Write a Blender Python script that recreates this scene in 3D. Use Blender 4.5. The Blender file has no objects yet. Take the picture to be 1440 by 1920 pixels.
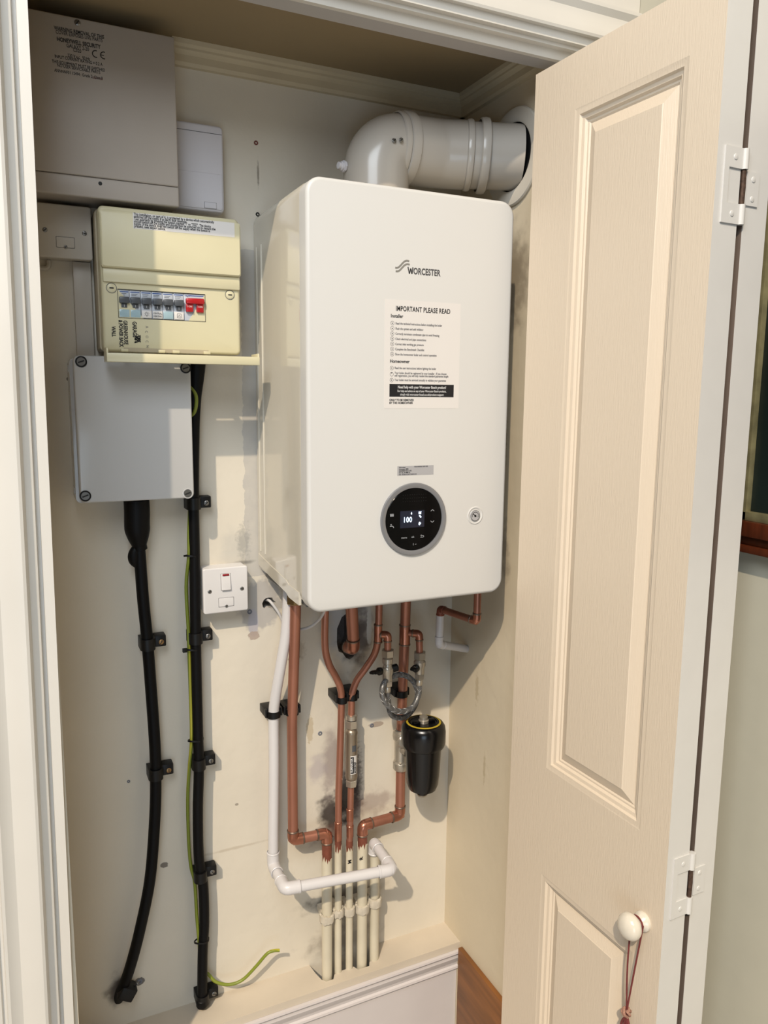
import bpy, bmesh, math, random
from mathutils import Vector, Matrix, noise

random.seed(7)
SC = bpy.context.scene
COL = SC.collection
ZO = 1.25          # boiler underside above the floor; all heights below are measured from the boiler underside
FLOOR = -ZO

# ------------------------------------------------------------------ camera
CAM = Vector((-0.4357, -1.5382, 0.379))
YAW, PITCH, ROLL, FPX = -0.4403, 1.4192, 0.0097, 1449.75
ROT = Matrix.Rotation(YAW, 3, 'Z') @ Matrix.Rotation(PITCH, 3, 'X') @ Matrix.Rotation(ROLL, 3, 'Z')
cam_data = bpy.data.cameras.new('camera')
cam_data.sensor_fit = 'VERTICAL'
cam_data.sensor_height = 36.0
cam_data.lens = FPX / 1920 * 36.0
cam_data.clip_start = 0.02
cam = bpy.data.objects.new('camera', cam_data)
COL.objects.link(cam)
cam.matrix_world = Matrix.Translation(CAM + Vector((0, 0, ZO))) @ ROT.to_4x4()
SC.camera = cam

# ------------------------------------------------------------------ light
SC.view_settings.view_transform = 'Standard'
SC.view_settings.look = 'None'
SC.view_settings.gamma = 1.0
SC.view_settings.use_curve_mapping = False
SC.view_settings.exposure = 0.60

world = bpy.data.worlds.new('room_light')
SC.world = world
world.use_nodes = True
wb = world.node_tree.nodes['Background']
wb.inputs['Color'].default_value = (1.0, 0.76, 0.54, 1)
wb.inputs['Strength'].default_value = 0.06

def lamp(name, kind, energy, color, loc, direction, **kw):
    d = bpy.data.lights.new(name, kind)
    d.energy = energy
    d.color = color
    for k, v in kw.items():
        setattr(d, k, v)
    o = bpy.data.objects.new(name, d)
    COL.objects.link(o)
    o.location = Vector(loc) + Vector((0, 0, ZO))
    o.rotation_euler = Vector(direction).to_track_quat('-Z', 'Y').to_euler()
    return o

SUN_DIR = (0.78, 1.0, -1.20)
lamp('sun', 'SUN', 1.9, (1.0, 0.83, 0.62), (-2, -2.4, 2.5), SUN_DIR, angle=math.radians(0.9))
# sky seen through the tall window behind the photographer
lamp('tall_window_sky', 'AREA', 26.0, (0.86, 0.93, 1.0), (-1.0, -1.75, 1.70), (1.05, 1.7, -1.7),
     shape='RECTANGLE', size=1.2, size_y=1.2)
# daylight of a low window behind the photographer
lamp('window_daylight', 'AREA', 7.0, (0.66, 0.83, 1.0), (-0.9, -2.7, -0.5), (1.0, 2.6, 0.1),
     shape='RECTANGLE', size=0.9, size_y=1.1)

# ------------------------------------------------------------------ helpers
ALB = 0.75         # scales every base colour down to weaken bounce light and deepen the shade
def lin(c):
    return tuple((v / 12.92 if v <= 0.04045 else ((v + 0.055) / 1.055) ** 2.4) for v in [x / 255 for x in c])

def mat(name, rgb, rough=0.5, metal=0.0, var=0.0, scale=20.0, bump=0.0, bscale=200.0, coat=0.0, spec=0.5, emit=None, stretch=None):
    m = bpy.data.materials.new(name)
    m.use_nodes = True
    nt = m.node_tree
    b = nt.nodes['Principled BSDF']
    base = tuple(v * ALB for v in lin(rgb))
    b.inputs['Base Color'].default_value = (*base, 1)
    b.inputs['Roughness'].default_value = rough
    b.inputs['Metallic'].default_value = metal
    b.inputs['Specular IOR Level'].default_value = spec
    b.inputs['Coat Weight'].default_value = coat
    b.inputs['Coat Roughness'].default_value = 0.08
    if var or bump:
        tc = nt.nodes.new('ShaderNodeTexCoord')
        mp = nt.nodes.new('ShaderNodeMapping')
        if stretch:
            mp.inputs['Scale'].default_value = stretch
        nt.links.new(tc.outputs['Object'], mp.inputs['Vector'])
    if var:
        n = nt.nodes.new('ShaderNodeTexNoise')
        n.inputs['Scale'].default_value = scale
        n.inputs['Detail'].default_value = 4
        nt.links.new(mp.outputs[0], n.inputs['Vector'])
        r = nt.nodes.new('ShaderNodeValToRGB')
        r.color_ramp.elements[0].position = 0.3
        r.color_ramp.elements[1].position = 0.7
        r.color_ramp.elements[0].color = (*[v * (1 - var) for v in base], 1)
        r.color_ramp.elements[1].color = (*[min(1, v * (1 + var * .6)) for v in base], 1)
        nt.links.new(n.outputs['Fac'], r.inputs['Fac'])
        nt.links.new(r.outputs['Color'], b.inputs['Base Color'])
    if bump:
        n2 = nt.nodes.new('ShaderNodeTexNoise')
        n2.inputs['Scale'].default_value = bscale
        n2.inputs['Detail'].default_value = 3
        nt.links.new(mp.outputs[0], n2.inputs['Vector'])
        bp = nt.nodes.new('ShaderNodeBump')
        bp.inputs['Strength'].default_value = bump
        bp.inputs['Distance'].default_value = 0.002
        nt.links.new(n2.outputs['Fac'], bp.inputs['Height'])
        nt.links.new(bp.outputs['Normal'], b.inputs['Normal'])
    if emit:
        b.inputs['Emission Color'].default_value = (*lin(emit[0]), 1)
        b.inputs['Emission Strength'].default_value = emit[1]
    return m

def at(px, py, axis, v):
    """photo pixel -> the point where its sight line meets the plane axis = v"""
    d = ROT @ Vector(((px - 720) / FPX, -(py - 960) / FPX, -1))
    i = 'xyz'.index(axis)
    return CAM + d * ((v - CAM[i]) / d[i])

BASE = {}
def tag(o, label=None, cat=None, group=None, kind=None):
    if label: o['label'] = label
    if cat: o['category'] = cat
    if group: o['group'] = group
    if kind: o['kind'] = kind
    return o

def thing(name, label, cat, base, group=None):
    o = bpy.data.objects.new(name, None)
    o.empty_display_size = 0.02
    COL.objects.link(o)
    b = Vector(base)
    o.location = b + Vector((0, 0, ZO))
    BASE[o.name] = b
    return tag(o, label, cat, group)

def obj(name, bm, m, parent=None, base=None, smooth=True, angle=35):
    me = bpy.data.meshes.new(name)
    bmesh.ops.recalc_face_normals(bm, faces=bm.faces)
    if parent is not None:
        b = BASE[parent.name]
    elif base is not None:
        b = Vector(base)
    else:
        xs = [v.co.x for v in bm.verts]; ys = [v.co.y for v in bm.verts]; zs = [v.co.z for v in bm.verts]
        b = Vector(((min(xs) + max(xs)) / 2, (min(ys) + max(ys)) / 2, min(zs)))
    bmesh.ops.translate(bm, verts=bm.verts, vec=-b)
    if smooth:
        lim = math.radians(angle)
        for f in bm.faces: f.smooth = True
        for e in bm.edges:
            if len(e.link_faces) == 2 and e.calc_face_angle(0) > lim: e.smooth = False
    bm.to_mesh(me); bm.free()
    me.materials.append(m)
    o = bpy.data.objects.new(name, me)
    COL.objects.link(o)
    BASE[o.name] = b
    if parent is not None:
        o.parent = parent
    else:
        o.location = b + Vector((0, 0, ZO))
    return o

def copy_tree(o, parent=None):
    c = o.copy(); COL.objects.link(c)
    if parent is not None: c.parent = parent
    for ch in list(o.children):
        copy_tree(ch, c)
    return c

def new(): return bmesh.new()

def box(bm, x0, x1, y0, y1, z0, z1, bev=0.0, seg=2, mtx=None):
    r = bmesh.ops.create_cube(bm, size=1.0)
    vs = r['verts']
    for v in vs:
        v.co = Vector((x0 + (v.co.x + .5) * (x1 - x0), y0 + (v.co.y + .5) * (y1 - y0), z0 + (v.co.z + .5) * (z1 - z0)))
    if bev:
        es = list({e for v in vs for e in v.link_edges})
        g = bmesh.ops.bevel(bm, geom=es, offset=bev, segments=seg, profile=0.5, affect='EDGES')
        vs = list({v for f in g['faces'] for v in f.verts} | {v for v in vs if v.is_valid})
    if mtx is not None:
        bmesh.ops.transform(bm, matrix=mtx, verts=[v for v in vs if v.is_valid])
    return bm

def rr(x0, x1, z0, z1, r, n=8):
    """rounded rectangle outline in x,z"""
    pts = []
    for cx, cz, a0 in ((x1 - r, z1 - r, 0), (x0 + r, z1 - r, 90), (x0 + r, z0 + r, 180), (x1 - r, z0 + r, 270)):
        for k in range(n + 1):
            a = math.radians(a0 + 90 * k / n)
            pts.append((cx + r * math.cos(a), cz + r * math.sin(a)))
    return pts

def inset_rr(x0, x1, z0, z1, r, d, n=8):
    return rr(x0 + d, x1 - d, z0 + d, z1 - d, max(r - d, 0.0004), n)

def loft(bm, loops, cap0=True, cap1=True, mtx=None):
    """loops: lists of 3D points of one length, joined in order"""
    rows = [[bm.verts.new(mtx @ Vector(p) if mtx is not None else Vector(p)) for p in L] for L in loops]
    n = len(rows[0])
    for a, b in zip(rows, rows[1:]):
        for i in range(n):
            bm.faces.new((a[i], a[(i + 1) % n], b[(i + 1) % n], b[i]))
    if cap0: bm.faces.new(rows[0][::-1])
    if cap1: bm.faces.new(rows[-1])
    return bm

def plate(bm, x0, x1, z0, z1, r, yb, yf, bev=0.002, seg=4, n=8, mtx=None):
    """rounded-rectangle slab, back at yb, front (towards the room, smaller y) at yf, with a soft front edge"""
    L = []
    L.append([(x, yb, z) for x, z in rr(x0, x1, z0, z1, r, n)])
    for k in range(seg + 1):
        a = math.pi / 2 * k / seg
        d = bev * (1 - math.cos(a)); y = yf + bev * (1 - math.sin(a))
        L.append([(x, y, z) for x, z in inset_rr(x0, x1, z0, z1, r, d, n)])
    return loft(bm, L, mtx=mtx)

def frames(pts):
    n = len(pts)
    T = []
    for i in range(n):
        a = pts[max(i - 1, 0)]; b = pts[min(i + 1, n - 1)]
        T.append((b - a).normalized())
    ref = Vector((0, 0, 1)) if abs(T[0].z) < .9 else Vector((0, 1, 0))
    N = (ref - T[0] * ref.dot(T[0])).normalized()
    out = [(T[0], N)]
    for i in range(1, n):
        q = T[i - 1].rotation_difference(T[i])
        N = q @ N
        N = (N - T[i] * N.dot(T[i])).normalized()
        out.append((T[i], N))
    return out

def tube(bm, pts, r, seg=14, radii=None, caps=True):
    pts = [Vector(p) for p in pts]
    fr = frames(pts)
    rows = []
    for i, p in enumerate(pts):
        t, nrm = fr[i]; b = t.cross(nrm)
        R = radii[i] if radii else r
        rows.append([bm.verts.new(p + nrm * (R * math.cos(2 * math.pi * k / seg)) + b * (R * math.sin(2 * math.pi * k / seg))) for k in range(seg)])
    for a, b in zip(rows, rows[1:]):
        for k in range(seg):
            bm.faces.new((a[k], a[(k + 1) % seg], b[(k + 1) % seg], b[k]))
    if caps:
        bm.faces.new(rows[0][::-1]); bm.faces.new(rows[-1])
    return bm

def fillet(pts, R, n=8):
    pts = [Vector(p) for p in pts]
    out = [pts[0]]
    for i in range(1, len(pts) - 1):
        p, a, b = pts[i], pts[i - 1], pts[i + 1]
        u = (a - p); v = (b - p); lu, lv = u.length, v.length
        u.normalize(); v.normalize()
        ang = u.angle(v)
        if ang > 3.1:
            out.append(p); continue
        d = min(R / math.tan(ang / 2), lu * .49, lv * .49)
        A = p + u * d; B = p + v * d
        for k in range(n + 1):
            t = k / n
            out.append(A * (1 - t) ** 2 + p * 2 * t * (1 - t) * 1.0 + B * t ** 2)
    out.append(pts[-1])
    return out

def smooth(pts, n=6):
    P = [Vector(p) for p in pts]
    P = [P[0] * 2 - P[1]] + P + [P[-1] * 2 - P[-2]]
    out = []
    for i in range(1, len(P) - 2):
        a, b, c, d = P[i - 1], P[i], P[i + 1], P[i + 2]
        for k in range(n):
            t = k / n
            out.append(0.5 * ((2 * b) + (c - a) * t + (2 * a - 5 * b + 4 * c - d) * t * t + (3 * b - a - 3 * c + d) * t ** 3))
    out.append(P[-2].copy())
    return out

def axis_mtx(origin, direction):
    z = Vector(direction).normalized()
    q = Vector((0, 0, 1)).rotation_difference(z)
    return Matrix.Translation(Vector(origin)) @ q.to_matrix().to_4x4()

def lathe(bm, prof, origin, direction, seg=24, cap0=True, cap1=True):
    """prof: (radius, height along direction)"""
    M = axis_mtx(origin, direction)
    rows = [[bm.verts.new(M @ Vector((r * math.cos(2 * math.pi * k / seg), r * math.sin(2 * math.pi * k / seg), h))) for k in range(seg)] for r, h in prof]
    for a, b in zip(rows, rows[1:]):
        for k in range(seg):
            bm.faces.new((a[k], a[(k + 1) % seg], b[(k + 1) % seg], b[k]))
    if cap0: bm.faces.new(rows[0][::-1])
    if cap1: bm.faces.new(rows[-1])
    return bm

def hexnut(bm, origin, direction, r, h, edge=0.0012):
    return lathe(bm, [(r - edge, 0), (r, edge), (r, h - edge), (r - edge, h)], origin, direction, seg=6)

def text(name, body, size, m, parent, x, z, y, align='LEFT', rot=0.0, sx=1.0, bold=0.0, face=None, spacing=1.0, depth=0.00015):
    """lettering as a thin mesh facing the room (-y), baseline start at x,z; rot turns it in its plane"""
    cu = bpy.data.curves.new('lettering', 'FONT')
    cu.body = body; cu.size = size; cu.align_x = align; cu.extrude = depth; cu.offset = bold
    cu.space_character = spacing; cu.resolution_u = 3
    tmp = bpy.data.objects.new('lettering', cu)
    COL.objects.link(tmp)
    dg = bpy.context.evaluated_depsgraph_get(); dg.update()
    me = bpy.data.meshes.new_from_object(tmp.evaluated_get(dg))
    bpy.data.objects.remove(tmp)
    me.materials.clear(); me.materials.append(m)
    M = Matrix.Translation(Vector((x, y, z)) - BASE[parent.name]) @ Matrix.Rotation(math.pi / 2, 4, 'X') @ Matrix.Rotation(rot, 4, 'Z') @ Matrix.Diagonal((sx, 1, 1, 1))
    if face is not None: M = face @ M
    me.transform(M)
    me.name = name
    o = bpy.data.objects.new(name, me)
    COL.objects.link(o); o.parent = parent
    BASE[o.name] = BASE[parent.name]
    return o

def screw(parent, pos, r, m, name='screw', slot=True, direction=(0, -1, 0), slot_m=None, rot=0.5, h=0.0025):
    bm = new()
    lathe(bm, [(r, 0), (r, h * .5), (r * .75, h * .9), (r * .3, h)], pos, direction, seg=16)
    s = obj(name, bm, m, parent)
    if slot:
        bm = new()
        M = axis_mtx(Vector(pos) + Vector(direction) * h * .85, direction) @ Matrix.Rotation(rot, 4, 'Z')
        box(bm, -r * .8, r * .8, -r * .14, r * .14, 0, h * .35, mtx=M)
        obj('slot', bm, slot_m or M_dark, s)
    return s

def structure(name, bm, m, base=(0, 0, 0), label=None, parent=None, **kw):
    o = obj(name, bm, m, parent=parent, base=base, **kw)
    o['kind'] = 'structure'
    if label: o['label'] = label
    return o

# ------------------------------------------------------------------ materials
M_white = mat('white_gloss_paint', (236, 232, 224), .38, var=.03, scale=6)
M_leaf = mat('white_woodgrain_door', (240, 224, 202), .42, bump=.25, bscale=60, stretch=(9, 9, .6))
M_edge = mat('white_door_edge', (236, 234, 230), .4, var=.02)
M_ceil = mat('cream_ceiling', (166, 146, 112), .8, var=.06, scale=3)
M_cornice = mat('cream_cornice', (216, 202, 172), .6, var=.08, scale=8)
M_board = mat('cream_boxing_board', (224, 212, 194), .55, var=.08, scale=9, bump=.1, bscale=40)
M_skirt = mat('white_skirting', (226, 220, 220), .4, var=.04, scale=7)
M_wood = mat('stained_wood', (140, 90, 44), .45, var=.35, scale=9, stretch=(1, .6, 5))
M_floor = mat('pale_floor', (196, 194, 192), .5, var=.08, scale=5)
M_roomwall = mat('pale_green_grey_wall', (206, 202, 184), .8, var=.02)
M_frontwall = mat('cream_room_wall', (226, 216, 196), .8, var=.02)
M_boiler = mat('boiler_white', (230, 229, 226), .34, spec=.4)
M_boilerside = mat('boiler_side_white', (226, 220, 205), .10, coat=.6)
M_boilerbot = mat('boiler_underside', (120, 120, 118), .6)
M_ring = mat('satin_grey_ring', (158, 160, 166), .32, metal=.5)
M_glass = mat('black_gloss_dial', (3, 3, 5), .12, spec=.15)
M_screen = mat('screen_navy', (14, 20, 38), .2, emit=((14, 20, 40), .3))
M_digit = mat('screen_digits', (220, 236, 255), .4, emit=((205, 230, 255), 1.6))
M_icon = mat('printed_icon_grey', (172, 176, 182), .5)
M_iconfaint = mat('faint_dark_dots', (34, 36, 40), .5)
M_ink = mat('black_ink', (18, 18, 22), .6)
M_inkgrey = mat('grey_ink', (96, 96, 100), .6)
M_logo = mat('logo_grey', (92, 92, 94), .35, metal=.3)
M_logolt = mat('logo_pale_grey', (160, 158, 152), .35, metal=.3)
M_paper = mat('white_paper', (240, 236, 232), .6)
M_silverlabel = mat('silver_label', (196, 196, 200), .4, metal=.2)
M_labelblack = mat('label_black_band', (16, 17, 24), .5)
M_inkwhite = mat('white_print', (240, 240, 240), .6)
M_flue = mat('white_enamel_flue', (200, 193, 183), .24, coat=.15)
M_rosette = mat('white_rubber_rosette', (226, 220, 208), .5)
M_alarm = mat('grey_beige_steel', (186, 177, 168), .42, var=.02, bump=.04, bscale=700)
M_whiteplastic = mat('white_plastic', (226, 224, 230), .3)
M_oldwhite = mat('aged_white_plastic', (212, 204, 192), .38)
M_switch = mat('clean_white_plastic', (234, 232, 232), .25)
M_cu = mat('cream_yellow_plastic', (232, 224, 188), .36, var=.03, scale=10)
M_cubase = mat('aged_cream_plastic', (196, 184, 158), .45)
M_breaker = mat('breaker_pale_grey', (206, 212, 222), .35)
M_toggle = mat('toggle_grey', (84, 88, 94), .4)
M_pale_blue = mat('pale_blue_label_holder', (176, 204, 214), .2)
M_bluetxt = mat('blue_print', (58, 92, 160), .5)
M_red = mat('red_switch', (190, 28, 34), .3)
M_redneon = mat('red_neon', (150, 20, 30), .3)
M_jb = mat('grey_plastic_box', (204, 204, 204), .2, coat=.2)
M_dark = mat('dark_slot', (20, 20, 20), .6)
M_screw = mat('zinc_screw', (150, 148, 144), .35, metal=.9)
M_brassscrew = mat('brass_screw', (176, 140, 96), .4, metal=.8)
M_black = mat('black_plastic', (8, 8, 10), .45, spec=.35)
M_cable = mat('black_cable_sheath', (7, 7, 9), .5, bump=.1, bscale=90, spec=.18)
M_filter = mat('black_filter_gloss', (6, 6, 9), .24, var=.2, scale=30)
M_yellow = mat('yellow_print', (196, 170, 50), .5)
M_copper = mat('copper', (192, 132, 110), .40, metal=.62, var=.18, scale=16, stretch=(1, 1, .35))
M_copperfit = mat('copper_fitting', (196, 132, 108), .28, metal=.8, var=.18, scale=40)
M_oxid = mat('oxidised_copper', (150, 88, 70), .55, metal=.4, var=.25, scale=60)
M_solder = mat('solder_ring', (150, 132, 118), .4, metal=.9)
M_nickel = mat('nickel_brass', (206, 198, 184), .3, metal=.7, var=.12, scale=40)
M_brass = mat('brass_nut', (180, 154, 112), .35, metal=.9, var=.15, scale=40)
M_reducer = mat('satin_nickel_tube', (176, 162, 144), .36, metal=.75, var=.08, scale=12)
M_pvc = mat('white_pvc_pipe', (232, 230, 232), .32, var=.02, scale=8)
M_painted = mat('cream_painted_pipe', (228, 220, 198), .42, var=.07, scale=18)
M_flaky = mat('flaking_white_paint', (222, 214, 198), .6, var=.15, scale=60, bump=.4, bscale=120)
M_braid = mat('steel_braid', (140, 140, 140), .42, metal=.7)
M_green = mat('earth_wire_green', (136, 148, 46), .42)
M_greenstripe = mat('earth_wire_yellow', (196, 190, 62), .42)
M_flex = mat('white_flex', (222, 220, 220), .4)
M_plug = mat('grey_wall_plug', (120, 124, 136), .6)
M_plugred = mat('brown_red_wall_plug', (120, 54, 44), .6)
M_knob = mat('white_ceramic_knob', (244, 236, 220), .18, coat=.3)
M_cord = mat('dark_red_cord', (126, 52, 50), .8, var=.25, scale=300)
M_cordend = mat('frayed_cord_mix', (186, 140, 120), .9, var=.4, scale=300)
M_rust = mat('rusty_hinge_pin', (96, 74, 60), .7, metal=.4, var=.5, scale=200)
M_framewood = mat('mahogany_frame', (92, 42, 22), .3, var=.3, scale=20, stretch=(1, 8, 1))
M_gilt = mat('gilt_slip', (176, 168, 126), .4, metal=.5, var=.3, scale=40)
M_picture = mat('dark_green_picture', (24, 34, 32), .35, var=.4, scale=6)
M_brick = mat('broken_plaster_hole', (96, 72, 58), .95, var=.5, scale=40, bump=.6, bscale=60)

def wall_material(name, rgb, blots, rects=(), var=.05):
    """cream paint with the marks the wall carries: blots = (x, z, rx, rz, rgb, strength, edge noise), rects = (x0,x1,z0,z1,rgb,strength)"""
    m = bpy.data.materials.new(name); m.use_nodes = True
    nt = m.node_tree; N = nt.nodes.new; Lk = nt.links.new
    b = nt.nodes['Principled BSDF']
    b.inputs['Roughness'].default_value = .62
    b.inputs['Specular IOR Level'].default_value = .3
    tc = N('ShaderNodeTexCoord')
    n1 = N('ShaderNodeTexNoise'); n1.inputs['Scale'].default_value = 5; n1.inputs['Detail'].default_value = 5
    Lk(tc.outputs['Object'], n1.inputs['Vector'])
    base = tuple(v * ALB for v in lin(rgb))
    r = N('ShaderNodeValToRGB')
    r.color_ramp.elements[0].position = .3; r.color_ramp.elements[1].position = .7
    r.color_ramp.elements[0].color = (*[v * (1 - var) for v in base], 1)
    r.color_ramp.elements[1].color = (*[min(1, v * (1 + var * .5)) for v in base], 1)
    Lk(n1.outputs['Fac'], r.inputs['Fac'])
    col = r.outputs['Color']
    n2 = N('ShaderNodeTexNoise'); n2.inputs['Scale'].default_value = 38; n2.inputs['Detail'].default_value = 6
    Lk(tc.outputs['Object'], n2.inputs['Vector'])
    n3 = N('ShaderNodeTexNoise'); n3.inputs['Scale'].default_value = 140; n3.inputs['Detail'].default_value = 4
    Lk(tc.outputs['Object'], n3.inputs['Vector'])
    def math_(op, a, bb=None, c=None):
        q = N('ShaderNodeMath'); q.operation = op
        for i, v in enumerate((a, bb, c)):
            if v is None: continue
            if hasattr(v, 'links') or not isinstance(v, (int, float)): Lk(v, q.inputs[i])
            else: q.inputs[i].default_value = v
        return q.outputs[0]
    def mix(fac, rgb2):
        nonlocal col
        q = N('ShaderNodeMix'); q.data_type = 'RGBA'
        Lk(fac, q.inputs[0]); Lk(col, q.inputs[6]); q.inputs[7].default_value = (*[v * ALB for v in lin(rgb2)], 1)
        col = q.outputs[2]
    sep = N('ShaderNodeSeparateXYZ'); Lk(tc.outputs['Object'], sep.inputs[0])
    AX = sep.outputs[0] if name != 'closet_right_wall' else sep.outputs[1]
    for x0, x1, z0, z1, c, s in rects:
        wob = math_('MULTIPLY', math_('SUBTRACT', n2.outputs['Fac'], .5), .02)
        X = math_('ADD', AX, wob); Z = math_('ADD', sep.outputs[2], wob)
        f = math_('MULTIPLY', math_('GREATER_THAN', X, x0), math_('LESS_THAN', X, x1))
        f = math_('MULTIPLY', f, math_('MULTIPLY', math_('GREATER_THAN', Z, z0), math_('LESS_THAN', Z, z1)))
        f = math_('MULTIPLY', f, math_('MULTIPLY_ADD', n2.outputs['Fac'], .5, s - .25))
        mix(f, c)
    for x, z, rx, rz, c, s, e in blots:
        dx = math_('MULTIPLY', math_('SUBTRACT', AX, x), 1 / rx)
        dz = math_('MULTIPLY', math_('SUBTRACT', sep.outputs[2], z), 1 / rz)
        d = math_('SQRT', math_('ADD', math_('MULTIPLY', dx, dx), math_('MULTIPLY', dz, dz)))
        nn = n2 if rx > .012 else n3
        d = math_('MULTIPLY_ADD', math_('SUBTRACT', nn.outputs['Fac'], .5), e, d)
        mr = N('ShaderNodeMapRange'); mr.interpolation_type = 'SMOOTHSTEP'
        soft = .12 if e < 1.5 else .55
        mr.inputs[1].default_value = 1 + soft; mr.inputs[2].default_value = 1 - soft
        mr.inputs[3].default_value = 0; mr.inputs[4].default_value = s
        Lk(d, mr.inputs[0])
        mix(mr.outputs[0], c)
    Lk(col, b.inputs['Base Color'])
    bp = N('ShaderNodeBump'); bp.inputs['Strength'].default_value = .22; bp.inputs['Distance'].default_value = .004
    Lk(n2.outputs['Fac'], bp.inputs['Height']); Lk(bp.outputs['Normal'], b.inputs['Normal'])
    return m

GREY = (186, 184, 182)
M_wall = wall_material('cream_closet_wall', (238, 230, 214), [
    # bare filler strips beside the boiler, soot and burn marks round the pipes, scuffs
    (0.165, -0.575, .030, .050, (52, 42, 38), .92, 2.4),
    (0.205, -0.545, .030, .055, (40, 34, 32), .9, 2.2),
    (0.150, -0.62, .035, .020, (120, 84, 74), .5, 2.0),
    (0.262, -0.57, .045, .030, (140, 112, 104), .45, 2.4),
    (0.225, -0.49, .012, .06, (58, 48, 52), .75, 2.0),
    (0.165, -0.45, .022, .075, (150, 134, 134), .65, 1.8),
    (0.13, -0.455, .018, .03, (188, 178, 182), .6, 2.0),
    (0.112, -0.36, .008, .03, (206, 190, 160), .7, 1.4),
    (0.275, -0.377, .02, .006, (150, 124, 108), .6, 1.4),
    (0.2, -0.115, .055, .075, (206, 208, 210), .9, 1.6),
    (0.225, -0.16, .03, .06, (80, 62, 54), .8, 1.8),
    (0.255, -0.14, .006, .05, (226, 226, 222), .9, 1.0),
    (0.0875, -0.174, .012, .02, (178, 162, 140), .55, 2.0),
    (0.075, -0.19, .012, .004, (70, 64, 60), .6, 2.4),
    (0.0, -0.06, .05, .055, (190, 186, 182), .8, 1.2),
    (-0.0125, -0.10, .011, .03, (196, 192, 198), .95, .6),
    (-0.0115, -0.127, .012, .010, (190, 172, 160), .9, 1.2),
    (-0.045, 0.045, .03, .05, (196, 194, 188), .45, 1.6),
    (-0.03, 0.075, .012, .03, (150, 150, 146), .5, 2.4),
    (-0.03, 0.032, .018, .004, (90, 90, 88), .55, 2.2),
    (0.19, -0.79, .08, .022, (62, 52, 44), .75, 1.8),
    (0.19, -0.90, .075, .03, (120, 106, 92), .5, 2.0),
    (0.20, -0.80, .015, .12, (108, 96, 84), .5, 1.6),
    (-0.2113, -0.600, .008, .006, (120, 112, 104), .9, 1.2),
    (-0.06, -0.60, .06, .003, (196, 182, 160), .5, 2.0),
    (-0.27, -0.851, .010, .009, (104, 100, 98), .9, 1.0),
    (-0.3125, -0.855, .022, .03, (70, 58, 48), .85, 1.8),
    (0.012, 0.800, .002, .02, (90, 76, 60), .6, 1.6),
    (-0.35, 0.40, .003, .003, (70, 60, 50), .8, 1.0),
    (0.03, -0.56, .004, .003, (110, 98, 88), .7, 1.0),
    (-0.055, -0.50, .004, .003, (110, 98, 88), .6, 1.0),
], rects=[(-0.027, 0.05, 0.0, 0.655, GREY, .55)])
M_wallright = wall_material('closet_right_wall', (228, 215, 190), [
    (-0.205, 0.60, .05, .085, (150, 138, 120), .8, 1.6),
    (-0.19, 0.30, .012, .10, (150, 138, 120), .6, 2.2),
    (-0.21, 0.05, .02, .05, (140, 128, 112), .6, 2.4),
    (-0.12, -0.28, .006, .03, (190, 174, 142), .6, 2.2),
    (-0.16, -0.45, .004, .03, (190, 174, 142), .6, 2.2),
])

# ------------------------------------------------------------------ structure
XR, XL = 0.469, -0.435
RCZ = 1.30
CEIL = 1.006
YF = -0.345                      # plane of the door frame

bm = new(); box(bm, XL - .1, XR + .1, 0, .12, FLOOR, CEIL + .1)
back = structure('wall_back', bm, M_wall, smooth=False, label='cream back wall of the cupboard, scuffed and sooty around the pipes')

def hole(x, z, pts_r, depth, seed):
    """broken-out hole cut through the plaster of the back wall"""
    rnd = random.Random(seed)
    n = len(pts_r)
    bm = new()
    ring = []
    for k, (rx, rz) in enumerate(pts_r):
        a = 2 * math.pi * k / n
        ring.append((x + rx * math.cos(a), z + rz * math.sin(a)))
    loft(bm, [[(px, -.01, pz) for px, pz in ring], [(x + (px - x) * .8, depth, z + (pz - z) * .8) for px, pz in ring]])
    c = obj('cutter', bm, M_brick, base=(0, 0, 0), smooth=False)
    md = back.modifiers.new('cut', 'BOOLEAN'); md.operation = 'DIFFERENCE'; md.object = c; md.solver = 'EXACT'
    dg = bpy.context.evaluated_depsgraph_get(); dg.update()
    me = bpy.data.meshes.new_from_object(back.evaluated_get(dg))
    back.modifiers.clear()
    old = back.data; back.data = me
    bpy.data.meshes.remove(old)
    bpy.data.objects.remove(c)

rn = random.Random(3)
hole(.2030, -.155, [(.026 + rn.uniform(-.004, .006), .052 + rn.uniform(-.006, .008)) for _ in range(18)], .07, 1)
hole(.0215, -.0600, [(.013 + rn.uniform(-.002, .004), .012 + rn.uniform(-.002, .004)) for _ in range(12)], .05, 2)

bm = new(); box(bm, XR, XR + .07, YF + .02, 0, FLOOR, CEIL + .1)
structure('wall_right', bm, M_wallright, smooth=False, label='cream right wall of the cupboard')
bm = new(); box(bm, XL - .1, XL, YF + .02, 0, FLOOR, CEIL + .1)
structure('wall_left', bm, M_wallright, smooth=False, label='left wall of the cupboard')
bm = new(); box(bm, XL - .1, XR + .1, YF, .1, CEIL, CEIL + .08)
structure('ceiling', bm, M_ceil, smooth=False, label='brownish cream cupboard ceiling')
bm = new(); box(bm, -2.4, .72, -3.2, .1, FLOOR - .06, FLOOR)
structure('floor', bm, M_floor, smooth=False, label='pale floor')
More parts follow.
